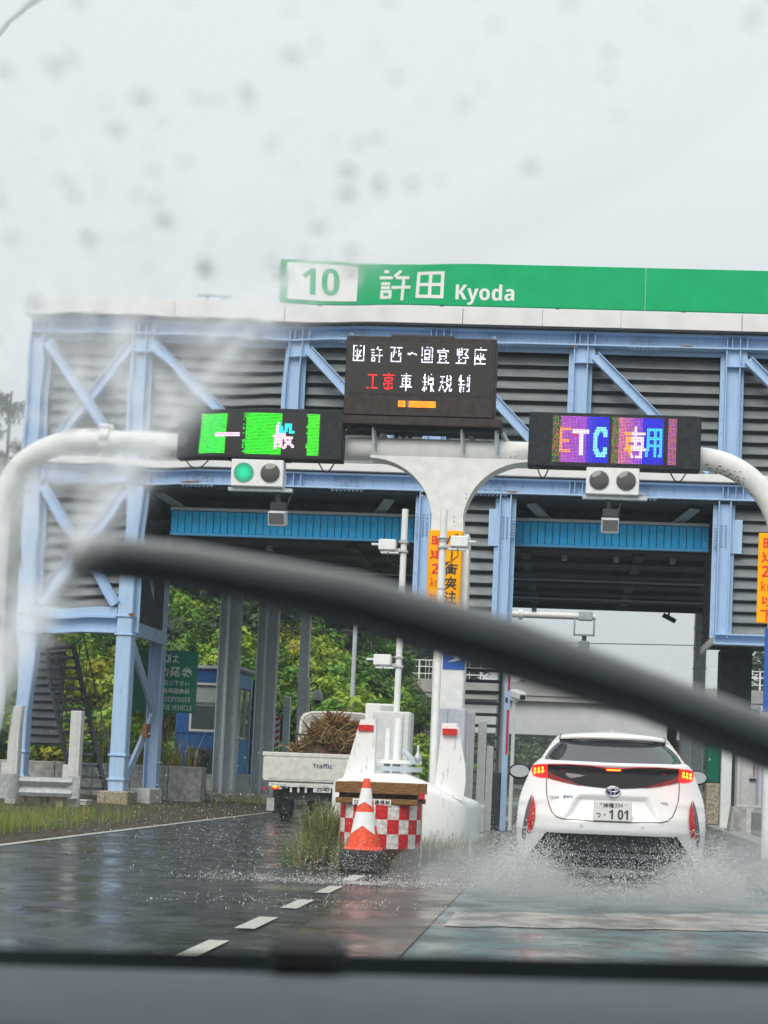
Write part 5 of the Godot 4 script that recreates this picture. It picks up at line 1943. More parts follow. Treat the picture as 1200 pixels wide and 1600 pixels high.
func mirrored(c: Array) -> Array:
	var o := c.duplicate(true)
	for i in range(c.size() - 1, -1, -1):
		if absf(c[i][0]) > 1e-4: o.append([-c[i][0], c[i][1], c[i][2]])
	return o

func hybrid_car() -> void:
	var c := thing("hybrid_car", Vector3(.395, 0, -13.30), "white hatchback braking in the wet right lane with its red lamps lit", "car")
	OFF = Vector3.ZERO
	var paint := mat(lin(.74, .76, .77), .25)
	paint.clearcoat_enabled = true
	paint.clearcoat = .7
	paint.clearcoat_roughness = .06
	var gl := mat(lin(.035, .04, .045), .05)
	var gloss := mat(lin(.012, .012, .014), .06)
	var red_dark := mat(lin(.20, .010, .014), .15)
	# tail skin
	var st := mb(true)
	var ys := []
	for i in 57:
		ys.append(.22 + (1.468 - .22) * i / 56.0)
	var n := 72
	var pt := func(k: int, y: float) -> Vector3:
		var f := -1.0 + 2.0 * k / n
		var x := f * car_half(y)
		var yy := maxf(y, car_low(x))
		x = f * car_half(yy)
		return Vector3(x, yy, car_z(x, yy))
	for i in ys.size() - 1:
		for k in n:
			quad(st, pt.call(k, ys[i]), pt.call(k + 1, ys[i]), pt.call(k + 1, ys[i + 1]), pt.call(k, ys[i + 1]))
	# flanks and roof, station by station towards the bonnet
	var stn := [[.0, 1.0, 1.0], [.9, 1.012, 1.0], [1.5, 1.015, 1.03], [2.3, 1.015, 1.02], [2.9, 1.01, .80], [3.4, 1.0, .28], [3.9, .985, .06], [4.35, .93, -.06], [4.58, .80, -.22]]
	var side := func(j: int, y: float, s: float) -> Vector3:
		var yy := maxf(y, car_low(car_half(y)))
		var w := car_half(yy)
		var base := car_z(w, yy)
		if j == 0: return Vector3(s * w, yy, base)
		var h := yy if yy < 1.0 else 1.0 + (yy - 1.0) * maxf(stn[j][2], .02)
		if stn[j][2] < .1 and yy > .8: h = minf(h, .98 + stn[j][2])
		var wx: float = w * stn[j][1]
		if stn[j][2] < .3 and yy > 1.0: wx = car_half(1.0) * stn[j][1] * (1.0 - .4 * (yy - 1.0))
		return Vector3(s * wx, h, minf(-stn[j][0], base - .05 * j))
	for s in [-1.0, 1.0]:
		for j in stn.size() - 1:
			for i in range(0, ys.size() - 1, 2):
				var a: Vector3 = side.call(j, ys[i], s)
				var b: Vector3 = side.call(j + 1, ys[i], s)
				var d: Vector3 = side.call(j + 1, ys[i + 2], s)
				var e: Vector3 = side.call(j, ys[i + 2], s)
				if s > 0: quad(st, a, b, d, e)
				else: quad(st, b, a, e, d)
	for j in stn.size() - 1:
		for k in 8:
			var v := []
			for q in [[j, k], [j, k + 1], [j + 1, k + 1], [j + 1, k]]:
				var a: Vector3 = side.call(q[0], 1.468, -1.0)
				var b: Vector3 = side.call(q[0], 1.468, 1.0)
				var f: float = q[1] / 8.0
				v.append(a.lerp(b, f) + Vector3(0, .02 * sin(f * PI) * (0.0 if q[0] == 0 else 1.0), 0))
			quad(st, v[0], v[1], v[2], v[3])
	for i in range(0, ys.size() - 1, 2):
		quad(st, side.call(8, ys[i], 1.0), side.call(8, ys[i], -1.0), side.call(8, ys[i + 2], -1.0), side.call(8, ys[i + 2], 1.0))
	obj("body", st, paint, c)
	# glass
	tail_patch("rear_window", mirrored([[-.632, 1.190, 1.205], [-.60, 1.187, 1.268], [-.56, 1.184, 1.318], [-.50, 1.182, 1.372], [-.40, 1.18, 1.382], [-.2, 1.178, 1.388], [0, 1.176, 1.390]]), .006, gl, c, 4, 8)
	tail_patch("window_band", mirrored([[-.50, 1.362, 1.3925], [-.3, 1.372, 1.396], [0, 1.376, 1.398]]), .010, gloss, c, 4, 2)
	for s in [-1.0, 1.0]:
		st = mb(true)
		tube(st, [Vector3(s * .50, 1.372, car_z(.50, 1.372) + .006), Vector3(s * .503, 1.41, car_z(.50, 1.41) + .006), Vector3(s * .49, 1.442, car_z(.49, 1.44) + .008)], .0045, 6)
		obj("roof_seam", st, gloss, c)
	tail_patch("lower_window", mirrored([[-.605, 1.020, 1.142], [-.50, .995, 1.146], [-.40, .978, 1.147], [-.30, .962, 1.146], [-.2, .952, 1.140], [-.1, .945, 1.126], [0, .943, 1.118]]), .007, gloss, c, 4, 6)
	tail_patch("spoiler_line", mirrored([[-.60, 1.138, 1.1445], [-.40, 1.1425, 1.1485], [-.2, 1.1355, 1.1425], [-.1, 1.121, 1.129], [-.07, 1.117, 1.126]]), .012, M.brake_line, c, 4, 2)
	tail_patch("high_brake_lamp", [[-.07, 1.100, 1.122], [0, 1.096, 1.118], [.07, 1.100, 1.122]], .013, M.red_glow, c, 4, 2)
	for i in 7:
		st = mb()
		bx(st, Vector3(-.054 + i * .018, 1.109, car_z(0, 1.11) + .016), Vector3(.012, .012, .006))
		obj("brake_diode", st, M.amber_glow, c)
	for s in [-1.0, 1.0]:
		var cols := [[-.752, 1.075, 1.118], [-.735, 1.035, 1.13], [-.70, 1.022, 1.137], [-.65, 1.016, 1.140], [-.602, 1.020, 1.142]]
		var wing := [[-.602, 1.018, 1.078], [-.52, .998, 1.038], [-.42, .978, 1.004], [-.29, .957, .964]]
		if s > 0:
			for q in [cols, wing]:
				for v in q: v[0] = -v[0]
				q.reverse()
		var l := tail_patch("tail_lamp", cols, .009, M.lamp_red, c, 4, 5)
		tail_patch("lamp_wing", wing, .011, red_dark, l, 4, 3)
		for i in 3:
			for k in 2:
				st = mb()
				var x: float = s * (.715 - i * .036)
				var y := 1.062 + k * .032 + i * .006
				bx(st, Vector3(x, y, car_z(x, y) + .014), Vector3(.027, .025, .010), .005)
				obj("lamp_diode", st, M.amber_glow, l)
	# seam of the tailgate
	st = mb(true)
	var seam := []
	var sp := [[-.605, 1.03], [-.605, .93], [-.595, .85], [-.575, .78], [-.545, .71], [-.50, .668], [-.44, .652], [-.2, .644], [0, .642], [.2, .644], [.44, .652], [.50, .668], [.545, .71], [.575, .78], [.595, .85], [.605, .93], [.605, 1.03]]
	for p in sp:
		seam.append(Vector3(p[0], p[1], car_z(p[0], p[1]) + .001))
	tube(st, seam, .0045, 6)
	obj("tailgate_seam", st, M.rubber, c)
	# plate, emblem, badges
	var pz := car_z(0, .652) + .022
	var p := box1("number_plate", -.166, .166, .652, .825, pz - .008, pz, M.plate, c, .004)
	box1("plate_rim", -.170, .170, .648, .829, pz - .010, pz - .004, M.grey_steel, p, .003)
	words("plate_number", "1", Vector3(-.035, .708, pz + .002), .085, M.black_letter, p, true, .003, .85)
	words("plate_number", "0", Vector3(.045, .708, pz + .002), .085, M.black_letter, p, true, .003, .85)
	words("plate_number", "1", Vector3(.100, .708, pz + .002), .085, M.black_letter, p, true, .003, .85)
	words("plate_number", "334", Vector3(.015, .793, pz + .002), .034, M.black_letter, p, false, .003, 1.0)
	st = mb()
	glyph(st, "沖", Vector3(-.085, .812, pz), .042, .005)
	glyph(st, "縄", Vector3(-.035, .812, pz), .042, .005)
	glyph(st, "つ", Vector3(-.145, .725, pz), .04, .006)
	ext(st, -.075, -.062, .70, .713, pz, pz + .003)
	obj("plate_characters", st, M.black_letter, p)
	st = mb()
	disc(st, Vector3(-.105, .805, pz), .011, .006, 12)
	disc(st, Vector3(.118, .805, pz), .006, .006, 10)
	obj("plate_seal", st, M.galv, p)
	var ez := car_z(0, .915) + .006
	st = mb()
	var el := []
	for i in 28:
		el.append(Vector2(cos(TAU * i / 28) * .064, .915 + sin(TAU * i / 28) * .045))
	prism(st, el, .008, Transform3D(Basis(), Vector3(0, 0, ez)))
	var em := obj("emblem", st, M.emblem_blue, c)
	for e in [[.064, .045, .0, .007], [.022, .042, .0, .006], [.044, .017, .014, .006]]:
		st = mb(true)
		var ring := []
		for i in 25:
			ring.append(Vector3(cos(TAU * i / 24) * e[0], .915 + e[2] + sin(TAU * i / 24) * e[1], ez + .012))
		tube(st, ring, e[3], 6, false)
		obj("emblem_ring", st, M.chrome, em)
	words("model_badge", "PRIUS", Vector3(-.575, .848, car_z(-.5, .85) + .008), .022, M.chrome, c, true, .006, 1.05)
	words("model_badge", "PHV", Vector3(-.45, .852, car_z(-.4, .85) + .004), .032, M.badge_blue, c, true, .006, 1.1)
	words("grade_badge", "HYBRID", Vector3(.41, .825, car_z(.45, .83) + .002), .022, M.chrome, c, true, .006, .8)
	# corner vents with red reflectors
	for s in [-1.0, 1.0]:
		var vr := [[.862, .735, .739], [.80, .738, .764], [.72, .748, .786], [.62, .760, .802], [.52, .778, .815], [.44, .795, .812]]
		var rr := [[.845, .722, .727], [.78, .706, .738], [.72, .699, .750], [.66, .699, .758], [.58, .711, .763], [.51, .738, .766]]
		tail_rows("corner_vent", vr, .012, M.vent, c, s)
		tail_rows("reflector", rr, .018, M.reflector, c, s)
		st = mb()
		disc(st, Vector3(s * .275, .598, car_z(.275, .598)), .013, .004, 14)
		obj("parking_sensor", st, M.grey_steel, c)
	# dark valance, underbody, wheels
	st = mb()
	ext(st, -.62, .62, .36, .535, -.42, -.16, .02)
	obj("valance", st, mat(lin(.035, .037, .04), .6), c)
	st = mb()
	ext(st, -.64, .64, .30, .355, -.36, -.10, .015)
	obj("valance_strip", st, M.dark, c)
	st = mb()
	ext(st, -.68, .68, .20, .50, -4.3, -.42)
	obj("underbody", st, M.black, c)
	for q in [[-.735, -.86], [.735, -.86], [-.745, -3.62], [.745, -3.62]]:
		st = mb(true)
		lathe(st, [[.20, -.10], [.29, -.11], [.32, -.07], [.32, .07], [.29, .11], [.20, .10]], 28, Transform3D(Basis(Vector3.BACK, PI / 2), Vector3(q[0], .32, q[1])))
		var w := obj("wheel", st, M.rubber, c)
		st = mb(true)
		lathe(st, [[0, -.08], [.19, -.10], [.20, -.08], [.20, .08], [.19, .10], [0, .08]], 20, Transform3D(Basis(Vector3.BACK, PI / 2), Vector3(q[0], .32, q[1])))
		obj("rim", st, M.galv, w)
	# side windows
	for s in [-1.0, 1.0]:
		st = mb(true)
		for j in range(0, 4):
			for i in 6:
				var v := []
				for q in [[j, i], [j + 1, i], [j + 1, i + 1], [j, i + 1]]:
					var y: float = 1.06 + .052 * q[1]
					var b: Vector3 = side.call(q[0], y, s)
					if q[0] == 0: b.z -= .18
					v.append(b + Vector3(s * .006, 0, 0))
				if s > 0: quad(st, v[0], v[1], v[2], v[3])
				else: quad(st, v[1], v[0], v[3], v[2])
		obj("side_window", st, gl, c)
	# mirrors
	for s in [-1.0, 1.0]:
		st = mb(true)
		lathe(st, [[0, -.06], [.05, -.055], [.09, -.02], [.10, .02], [.095, .03], [0, .03]], 24, Transform3D(Basis.from_scale(Vector3(1.18, .80, 1.0)) * Basis(Vector3.RIGHT, PI / 2), Vector3(s * .915, 1.075, -2.0)))
		var m := obj("mirror", st, gloss, c)
		st = mb()
		var oval := []
		for i in 24:
			oval.append(Vector2(cos(TAU * i / 24) * .098, sin(TAU * i / 24) * .062))
		prism(st, oval, .004, Transform3D(Basis(), Vector3(s * .915, 1.075, -1.968)))
		obj("mirror_glass", st, M.mirror, m)
		st = mb(true)
		tube(st, [Vector3(s * .76, 1.02, -2.05), Vector3(s * .86, 1.05, -2.03)], .025, 8)
		obj("mirror_arm", st, gloss, m)
	st = mb()
	prism(st, [Vector2(0, 1.462), Vector2(-.16, 1.475), Vector2(-.02, 1.505), Vector2(.0, 1.505)], .02, Transform3D(Basis(Vector3.UP, -PI / 2), Vector3(.01, 0, -.95)))
	obj("aerial_fin", st, paint, c)
	# brake light thrown back onto the wet road
	for s in [-1.0, 1.0]:
		var l := OmniLight3D.new()
		l.name = "tail_lamp_light"
		l.light_color = Color(1, .12, .06)
		l.light_energy = .012
		l.light_size = .03
		l.omni_range = 8.0
		l.omni_attenuation = 2.0
		l.shadow_enabled = true
		c.add_child(l, true)
		l.position = Vector3(s * .69, 1.08, .06)

# ---------------------------------------------------------------- plants
func crown(sd: int, r: Vector3, clumps: int, leaves: int, size: float, tones: Array, droop := 0.0) -> ArrayMesh:
	var q := RandomNumberGenerator.new()
	q.seed = sd
	var st := SurfaceTool.new()
	st.begin(Mesh.PRIMITIVE_TRIANGLES)
	for k in clumps:
		var d := Vector3(q.randfn(), q.randfn(), q.randfn()).normalized() * pow(q.randf(), .4)
		var ctr := Vector3(d.x * r.x, r.y + d.y * r.y, d.z * r.z) * .85
		var cr := q.randf_range(.22, .42) * minf(r.x, r.y)
		var tone: Color = tones[q.randi() % tones.size()] * q.randf_range(.45, 1.2)
		for i in leaves:
			var e := Vector3(q.randfn(), q.randfn(), q.randfn()).normalized() * pow(q.randf(), .33)
			var p := ctr + e * cr * Vector3(1.15, .85, 1.15)
			var s := size * q.randf_range(.6, 1.3)
			var out := (e + Vector3(0, .6 - droop, 0) + Vector3(q.randf() - .5, q.randf() - .5, q.randf() - .5)).normalized()
			var x := out.cross(Vector3(q.randf() - .5, q.randf() - .5, q.randf() - .5)).normalized()
			var y := out.cross(x)
			st.set_color(tone * q.randf_range(.8, 1.2))
			st.set_normal(out)
			var a := p - x * s * .5
			var b := p + y * s * .3
			var c := p + x * s * .6 - out * s * .15
			var g := p - y * s * .3
			for v in [a, b, c, a, c, g]:
				st.add_vertex(v)
	return st.commit()

func tree_thing(called: String, mesh: Mesh, at: Vector3, trunk_h: float, trunk_r: float, label: String, category: String, group: String) -> Node3D:
	var t := thing(called, at, label, category, group)
	OFF = Vector3.ZERO
	var st := mb(true)
	tube(st, [Vector3(0, -.3, 0), Vector3(.05, trunk_h * .5, 0), Vector3(-.04, trunk_h, .05), Vector3(.1, trunk_h * 1.5, .05)], [trunk_r * 1.3, trunk_r, trunk_r * .8, trunk_r * .3], 8)
	for k in 4:
		var a := TAU * k / 4.0 + .5
		tube(st, [Vector3(0, trunk_h * .8, 0), Vector3(cos(a) * trunk_h * .25, trunk_h * 1.15, sin(a) * trunk_h * .25), Vector3(cos(a) * trunk_h * .5, trunk_h * 1.5, sin(a) * trunk_h * .5)], [trunk_r * .55, trunk_r * .4, trunk_r * .15], 6)
	obj("trunk", st, M.bark, t)
	var c := MeshInstance3D.new()
	c.name = "crown"
	c.mesh = mesh
	c.material_override = M.foliage
	c.position = Vector3(0, trunk_h * .75, 0)
	t.add_child(c)
	return t

func vegetation() -> void:
	var bright := [lin0(0.189, 0.399, 0.030), lin0(0.264, 0.490, 0.036), lin0(0.133, 0.307, 0.025), lin0(0.377, 0.544, 0.041)]
	var mid := [lin0(0.094, 0.244, 0.028), lin0(0.131, 0.300, 0.034), lin0(0.066, 0.179, 0.022)]
	var dark := [lin0(0.030, 0.074, 0.027), lin0(0.047, 0.101, 0.034), lin0(0.068, 0.121, 0.041)]
	var yellow := [lin0(0.448, 0.443, 0.031), lin0(0.329, 0.415, 0.031), lin0(0.209, 0.315, 0.031)]
	var olive := [lin0(0.130, 0.169, 0.046), lin0(0.182, 0.208, 0.052), lin0(0.091, 0.130, 0.039)]
	var kinds := [
		[crown(1, Vector3(1.5, 1.15, 1.5), 26, 70, .20, bright), "bright green leafy shrub on the slope behind the blue booth", "bright shrubs on the slope"],
		[crown(2, Vector3(1.6, 1.35, 1.6), 28, 70, .22, mid), "mid green rounded shrub on the slope behind the gate", "mid green shrubs on the slope"],
		[crown(3, Vector3(1.4, 1.2, 1.4), 24, 70, .18, yellow), "yellow green flowering shrub on the slope behind the grey columns", "yellow green shrubs on the slope"],
		[crown(4, Vector3(1.9, 1.8, 1.9), 34, 70, .24, dark), "dark evergreen tree at the top of the slope", "dark trees on the slope"],
		[crown(5, Vector3(1.5, 1.2, 1.5), 26, 70, .20, [bright[0], mid[1], bright[3]]), "mixed green bush on the slope behind the gate", "mixed bushes on the slope"],
	]
	var protos := []
	var q := RandomNumberGenerator.new()
	q.seed = 77
	var spots := []
	for row in 7:
		var z := -50.0 - row * 3.6
		for i in 13:
			var x := -22.0 + i * 1.55 + q.randf_range(-.5, .5) - row * .35
			var edge := -5.2 - row * .35
			if x > edge: continue
			spots.append([Vector3(x, hill_height(x, z) - .25, z + q.randf_range(-1, 1)), row])
	for s in spots:
		var r: float = q.randf()
		var k := 0 if r < .30 else (1 if r < .52 else (2 if r < .62 else (4 if r < .90 else 3)))
		if s[1] >= 5: k = 3 if r < .55 else 1
		var open_side: bool = s[0].x / -s[0].z > -.150
		if open_side and k == 3: k = 1
		var sc: float = q.randf_range(.85, 1.35) * (.72 if open_side else (1.25 if s[1] >= 5 else 1.0))
		plant(protos, kinds, k, s[0], sc, q.randf() * TAU, s[1])
	# lower scrub near the island's left side and behind the left tower
	for i in 14:
		plant(protos, kinds, [1, 4, 0, 3][i % 4], Vector3(-15.5 - q.randf() * 7.0, .0, -35.5 - i * 1.1), q.randf_range(.9, 1.5), q.randf() * TAU)
	for p in [[-12.6, -36.0, 2], [-11.6, -36.5, 0], [-11.9, -38.0, 4], [-12.9, -39.0, 1], [-11.7, -44.5, 4], [-10.6, -46.0, 1], [-9.2, -47.5, 0], [-8.0, -48.2, 4], [-7.0, -49.5, 1], [-6.3, -51.5, 1], [-5.5, -54.0, 4], [-5.2, -58.0, 1], [-5.0, -63.0, 1], [-5.6, -68.0, 1]]:
		plant(protos, kinds, p[2], Vector3(p[0], -.05, p[1]), q.randf_range(.75, 1.05), q.randf() * TAU)
	# tall trees at the far left, one thin pine reaching above them
	var big := crown(8, Vector3(2.6, 3.2, 2.6), 60, 60, .30, dark)
	var first: Node3D = null
	for p in [[-18.6, -48], [-21.5, -56]]:
		var at := Vector3(p[0], hill_height(p[0], p[1]) + 0.0, p[1])
		if first == null:
			first = tree_thing("broadleaf_tree", big, at, 4.2, .22, "dark broadleaf tree close beside the gate's outer leg", "tree", "tall trees left of the gate")
		else:
			dup(first, at, "taller dark broadleaf tree behind the one beside the gate's outer leg", q.randf() * TAU)
	var pine := crown(9, Vector3(1.3, 3.9, 1.3), 26, 60, .24, dark, .5)
	tree_thing("pine_tree", pine, Vector3(-23.2, hill_height(-23.2, -58.0), -58.0), 7.6, .13, "thin sparse pine reaching above the trees at the far left", "tree", "")
	# trees behind the overpass and in the gap above the road
	var gap := crown(10, Vector3(4.5, 2.6, 3.0), 60, 60, .42, olive)
	tree_thing("roadside_tree", gap, Vector3(7.8, 0.4, -128), 2.0, .3, "round olive green tree under the overpass above the white car", "tree", "")
	var far := crown(11, Vector3(3.5, 3.2, 3.5), 46, 50, .5, dark)
	var f1: Node3D = null
	for i in 15:
		var x := -24.0 + i * 3.0 + q.randf_range(-.8, .8)
		if x > -8.5 and x < 12.5: x = x + (24.0 if x > 2 else -10.0)
		var at := Vector3(x, q.randf_range(2.5, 4.5), -104.0 - q.randf() * 8.0)
		if f1 == null:
			f1 = tree_thing("background_tree", far, at, 4.0, .25, "dark tree standing behind the overpass railing", "tree", "trees behind the overpass")
		else:
			dup(f1, at, "dark tree standing behind the overpass railing " + ("left of the slim lamp post" if x < -14 else ("left of the central post" if x < 0 else "beyond the right louvred block")), q.randf() * TAU, Vector3.ONE * q.randf_range(.8, 1.25))
	var xf := []
	for i in 900:
		var x := q.randf_range(-110, 90)
		var j := q.randf()
		var z := -192.0 - j * 46.0
		var y := -1.0 + minf((-z - 190.0) / 8.0 * 2.6, 13.0) * smoothstep(60.0, 10.0, x - 20.0)
		xf.append(Transform3D(Basis(Vector3.UP, q.randf() * TAU).scaled(Vector3.ONE * q.randf_range(.7, 1.2)), Vector3(x, y, z)))
	var fm := crown(12, Vector3(2.6, 2.2, 2.6), 20, 24, .8, [lin0(.05, .10, .03), lin0(.08, .13, .035), lin0(.035, .075, .03)])
	scatter("forest", fm, M.foliage, xf, "hazy green forest covering the far hill beyond the overpass", "forest")
	# grass
	var blade := SurfaceTool.new()
	blade.begin(Mesh.PRIMITIVE_TRIANGLES)
	for k in 5:
		var a := TAU * k / 5.0
		var d := Vector3(cos(a), 0, sin(a))
		var s := Vector3(-d.z, 0, d.x) * .010
		var p0 := d * .02
		var p1 := d * .08 + Vector3(0, .55, 0)
		var p2 := d * (.22 + .05 * k) + Vector3(0, .95 - .09 * k, 0)
		for v in [p0 - s, p1 - s * .8, p0 + s, p0 + s, p1 - s * .8, p1 + s * .8, p1 - s * .8, p2, p1 + s * .8]:
			blade.add_vertex(v)
	blade.generate_normals()
	var tuft := blade.commit()
	var arch := SurfaceTool.new()
	arch.begin(Mesh.PRIMITIVE_TRIANGLES)
	for k in 9:
		var a := TAU * k / 9.0 + .3 * sin(k * 5.0)
		var d := Vector3(cos(a), 0, sin(a))
		var s := Vector3(-d.z, 0, d.x) * .007
		var far_out := .16 + .05 * (k % 4)
		var tall := .95 - .10 * (k % 5)
		var q3 := [d * .02, d * far_out * .35 + Vector3(0, tall * .55, 0), d * far_out * 1.2 + Vector3(0, tall * .92, 0), d * far_out * 2.6 + Vector3(0, tall * .80, 0)]
		for i in 3:
			var w0 := s * (1.0 - .3 * i)
			var w1 := s * (.7 - .3 * i) if i < 2 else Vector3.ZERO
			for v in [q3[i] - w0, q3[i + 1] - w1, q3[i] + w0, q3[i] + w0, q3[i + 1] - w1, q3[i + 1] + w1]:
				arch.add_vertex(v)
	arch.generate_normals()
	var arching := arch.commit()
	var gx := []
	var gc := []
	var gt := [lin0(.16, .27, .03), lin0(.30, .34, .04), lin0(.11, .20, .03), lin0(.34, .32, .08)]
	var put := func(gx: Array, gc: Array, gt: Array, n: int, x0: float, x1: float, z0: float, z1: float, lo: float, hi: float, y: float) -> void:
		for i in n:
			var x := q.randf_range(x0, x1)
			var z := q.randf_range(z0, z1)
			gx.append(Transform3D(Basis(Vector3.UP, q.randf() * TAU).scaled(Vector3.ONE * q.randf_range(lo, hi)), Vector3(x, y, z)))
			gc.append(gt[q.randi() % 4] * q.randf_range(.7, 1.2))
	put.call(gx, gc, gt, 700, -9.5, -6.9, -23.5, -15.0, .12, .34, .04)
	put.call(gx, gc, gt, 260, -10.5, -7.2, -25.0, -21.0, .15, .36, .06)
	put.call(gx, gc, gt, 220, -10.5, -7.6, -34.0, -26.8, .08, .26, .05)
	put.call(gx, gc, gt, 420, -8.6, -6.9, -20.5, -17.0, .15, .34, .04)
	put.call(gx, gc, gt, 300, -9.4, -7.2, -38.5, -35.0, .2, .5, .0)
	put.call(gx, gc, gt, 900, -10.5, -6.75, -33.0, -14.0, .04, .12, .04)
	scatter("verge_grass", arching, M.grass, gx, "wet yellow green grass along the left verge", "grass", null, PackedColorArray(gc))
	gx = []
	gc = []
	gt = [lin0(.17, .22, .06), lin0(.27, .29, .11), lin0(.10, .16, .04), lin0(.33, .30, .15)]
	put.call(gx, gc, gt, 150, -2.88, -2.50, -16.7, -15.9, .40, .82, .0)
	put.call(gx, gc, gt, 80, -3.0, -2.35, -15.9, -15.3, .2, .45, .0)
	scatter("barrel_grass", arching, M.grass, gx, "tall clump of wild grass left of the chequered barrel", "grass", null, PackedColorArray(gc))
	gx = []
	gc = []
	put.call(gx, gc, gt, 120, -1.70, -1.15, -17.6, -16.9, .15, .40, .0)
	put.call(gx, gc, gt, 120, -1.30, -1.0, -23.0, -18.5, .10, .25, .0)
	scatter("island_grass", arching, M.grass, gx, "low grass growing along the right foot of the white crash nose", "grass", null, PackedColorArray(gc))
	gx = []
	gc = []
	gt = [lin0(.32, .30, .05), lin0(.24, .25, .05), lin0(.15, .17, .04), lin0(.34, .26, .10)]
	put.call(gx, gc, gt, 160, -12.6, -9.8, -38.5, -35.2, 1.0, 2.3, .1)
	put.call(gx, gc, gt, 60, -10.9, -9.6, -36.0, -35.2, .8, 1.5, .1)
	scatter("pampas_grass", tuft, M.grass, gx, "tall yellowish wild grass seen through the left staircase", "grass", null, PackedColorArray(gc))

func lin0(r: float, g: float, b: float) -> Color:
	return Color(r, g, b)

func plant(protos: Array, kinds: Array, k: int, at: Vector3, sc: float, turn: float, row := -1) -> void:
	var ratio := at.x / -at.z
	var names := ["bright green leafy shrub", "mid green rounded shrub", "yellow green flowering shrub", "dark evergreen tree", "mixed green bush"]
	var where := "behind the green ticket sign"
	if ratio < -.285: where = "behind the left louvred tower"
	elif ratio > -.255 and ratio <= -.225: where = "above the blue booth"
	elif ratio > -.225 and ratio <= -.195: where = "between the two thick grey columns"
	elif ratio > -.195 and ratio <= -.165: where = "above the work truck's cab"
	elif ratio > -.165 and ratio <= -.135: where = "left of the slim lamp post"
	elif ratio > -.135: where = "right of the slim lamp post"
	var level := "at the foot of the slope" if row < 1 else ("low on the slope" if row < 3 else ("halfway up the slope" if row < 5 else "at the top of the slope"))
	var label: String = names[k] + " " + level + " " + where
	while protos.size() < kinds.size(): protos.append(null)
	if protos[k] == null:
		protos[k] = tree_thing(["leafy_shrub", "green_shrub", "flowering_shrub", "evergreen_tree", "mixed_bush"][k], kinds[k][0], at, .5 if k != 3 else 1.2, .07, label, "tree" if k == 3 else "shrub", kinds[k][2])
		protos[k].rotation.y = turn
		protos[k].scale = Vector3.ONE * sc
	else:
		dup(protos[k], at, label, turn, Vector3.ONE * sc)

# ---------------------------------------------------------------- spray thrown up from the wet road
func spray() -> void:
	var q := RandomNumberGenerator.new()
	q.seed = 5
	var drop := SphereMesh.new()
	drop.radius = 1.0
	drop.height = 2.0
	drop.radial_segments = 6
	drop.rings = 3
	var wm := mat(lin(.80, .83, .85), .12)
	wm.backlight_enabled = true
	wm.backlight = lin(.8, .8, .8)
	var xf := []
	var add := func(xf: Array, n: int, c: Vector3, s: Vector3, lo: float, hi: float) -> void:
		for i in n:
			var p := c + Vector3(q.randfn() * s.x, absf(q.randfn()) * s.y, q.randfn() * s.z)
			var r := lo * pow(hi / lo, q.randf() * q.randf())
			xf.append(Transform3D(Basis(Vector3(0, 0, 1), q.randfn(0, .5)).scaled(Vector3(r, r * q.randf_range(1.0, 2.0), r)), p))
	for s in [-1.0, 1.0]:
		add.call(xf, 15000, Vector3(.40 + s * .72, .02, -13.25), Vector3(.19, .22, .35), .0018, .0052)
		add.call(xf, 5000, Vector3(.40 + s * .95, .02, -13.5), Vector3(.28, .17, .5), .0018, .0052)
	add.call(xf, 10000, Vector3(.40, .01, -12.9), Vector3(.60, .20, .30), .0016, .005)
	scatter("tyre_spray", drop, wm, xf, "cloud of white water drops thrown up behind the white car", "spray")
	xf = []
	add.call(xf, 2600, Vector3(-1.9, .01, -13.0), Vector3(.75, .045, .12), .0018, .0055)
	add.call(xf, 600, Vector3(-2.7, .01, -13.6), Vector3(.7, .2, .6), .0018, .0052)
	add.call(xf, 700, Vector3(-2.1, .02, -14.6), Vector3(.3, .14, .1), .0018, .005)
	add.call(xf, 250, Vector3(-2.0, .01, -11.0), Vector3(.6, .02, .3), .002, .006)
	scatter("puddle_splash", drop, wm, xf, "thin line of splashing water across the road before the cone", "splash")
	xf = []
	add.call(xf, 700, Vector3(-4.9, .1, -19.5), Vector3(.8, .7, 1.2), .002, .008)
	add.call(xf, 1200, Vector3(-4.0, .0, -17.5), Vector3(.9, .3, 1.6), .002, .006)
	scatter("truck_splash", drop, wm, xf, "scattered white drops flying up beside the work truck", "splash")
	var mist := [[Vector3(-.38, .0, -13.0), Vector3(.95, .74, 1.7), .60, "white mist at the car's left rear wheel"], [Vector3(1.18, .0, -13.0), Vector3(.95, .74, 1.7), .60, "white mist at the car's right rear wheel"], [Vector3(.40, .0, -12.4), Vector3(3.2, .36, 2.0), .36, "low white mist on the road behind the car"], [Vector3(2.1, .12, -14.6), Vector3(2.6, .95, 3.6), .26, "mist drifting to the right kerb beside the car"], [Vector3(-.75, .08, -14.2), Vector3(1.9, .8, 3.0), .26, "mist drifting from the car towards the chequered barrel"]]
	for i in mist.size() * 3:
		var m: Array = mist[i / 3]
		var k := 1.0 - .28 * (i % 3)
		var f := FogVolume.new()
		f.name = numbered("mist")
		f.shape = RenderingServer.FOG_VOLUME_SHAPE_ELLIPSOID
		f.size = m[1] * k
		f.position = m[0] + Vector3(.05 * (i % 3), .0, .04 * (i % 3))
		var fm := FogMaterial.new()
		fm.albedo = Color(.97, .99, 1.0)
		fm.density = m[2] * .8
		f.material = fm
		add_child(f)
		tag(f, m[3], "mist", "banks of mist round the car", "stuff")

# ---------------------------------------------------------------- the car the picture is taken from
var WU := Vector3(0, sin(deg_to_rad(40)), cos(deg_to_rad(40)))
var WN := Vector3(0, cos(deg_to_rad(40)), -sin(deg_to_rad(40)))

func on_glass(x: float, l: float, off: float) -> Vector3:
	return Vector3(x, .90, -.95) + WU * l + WN * off

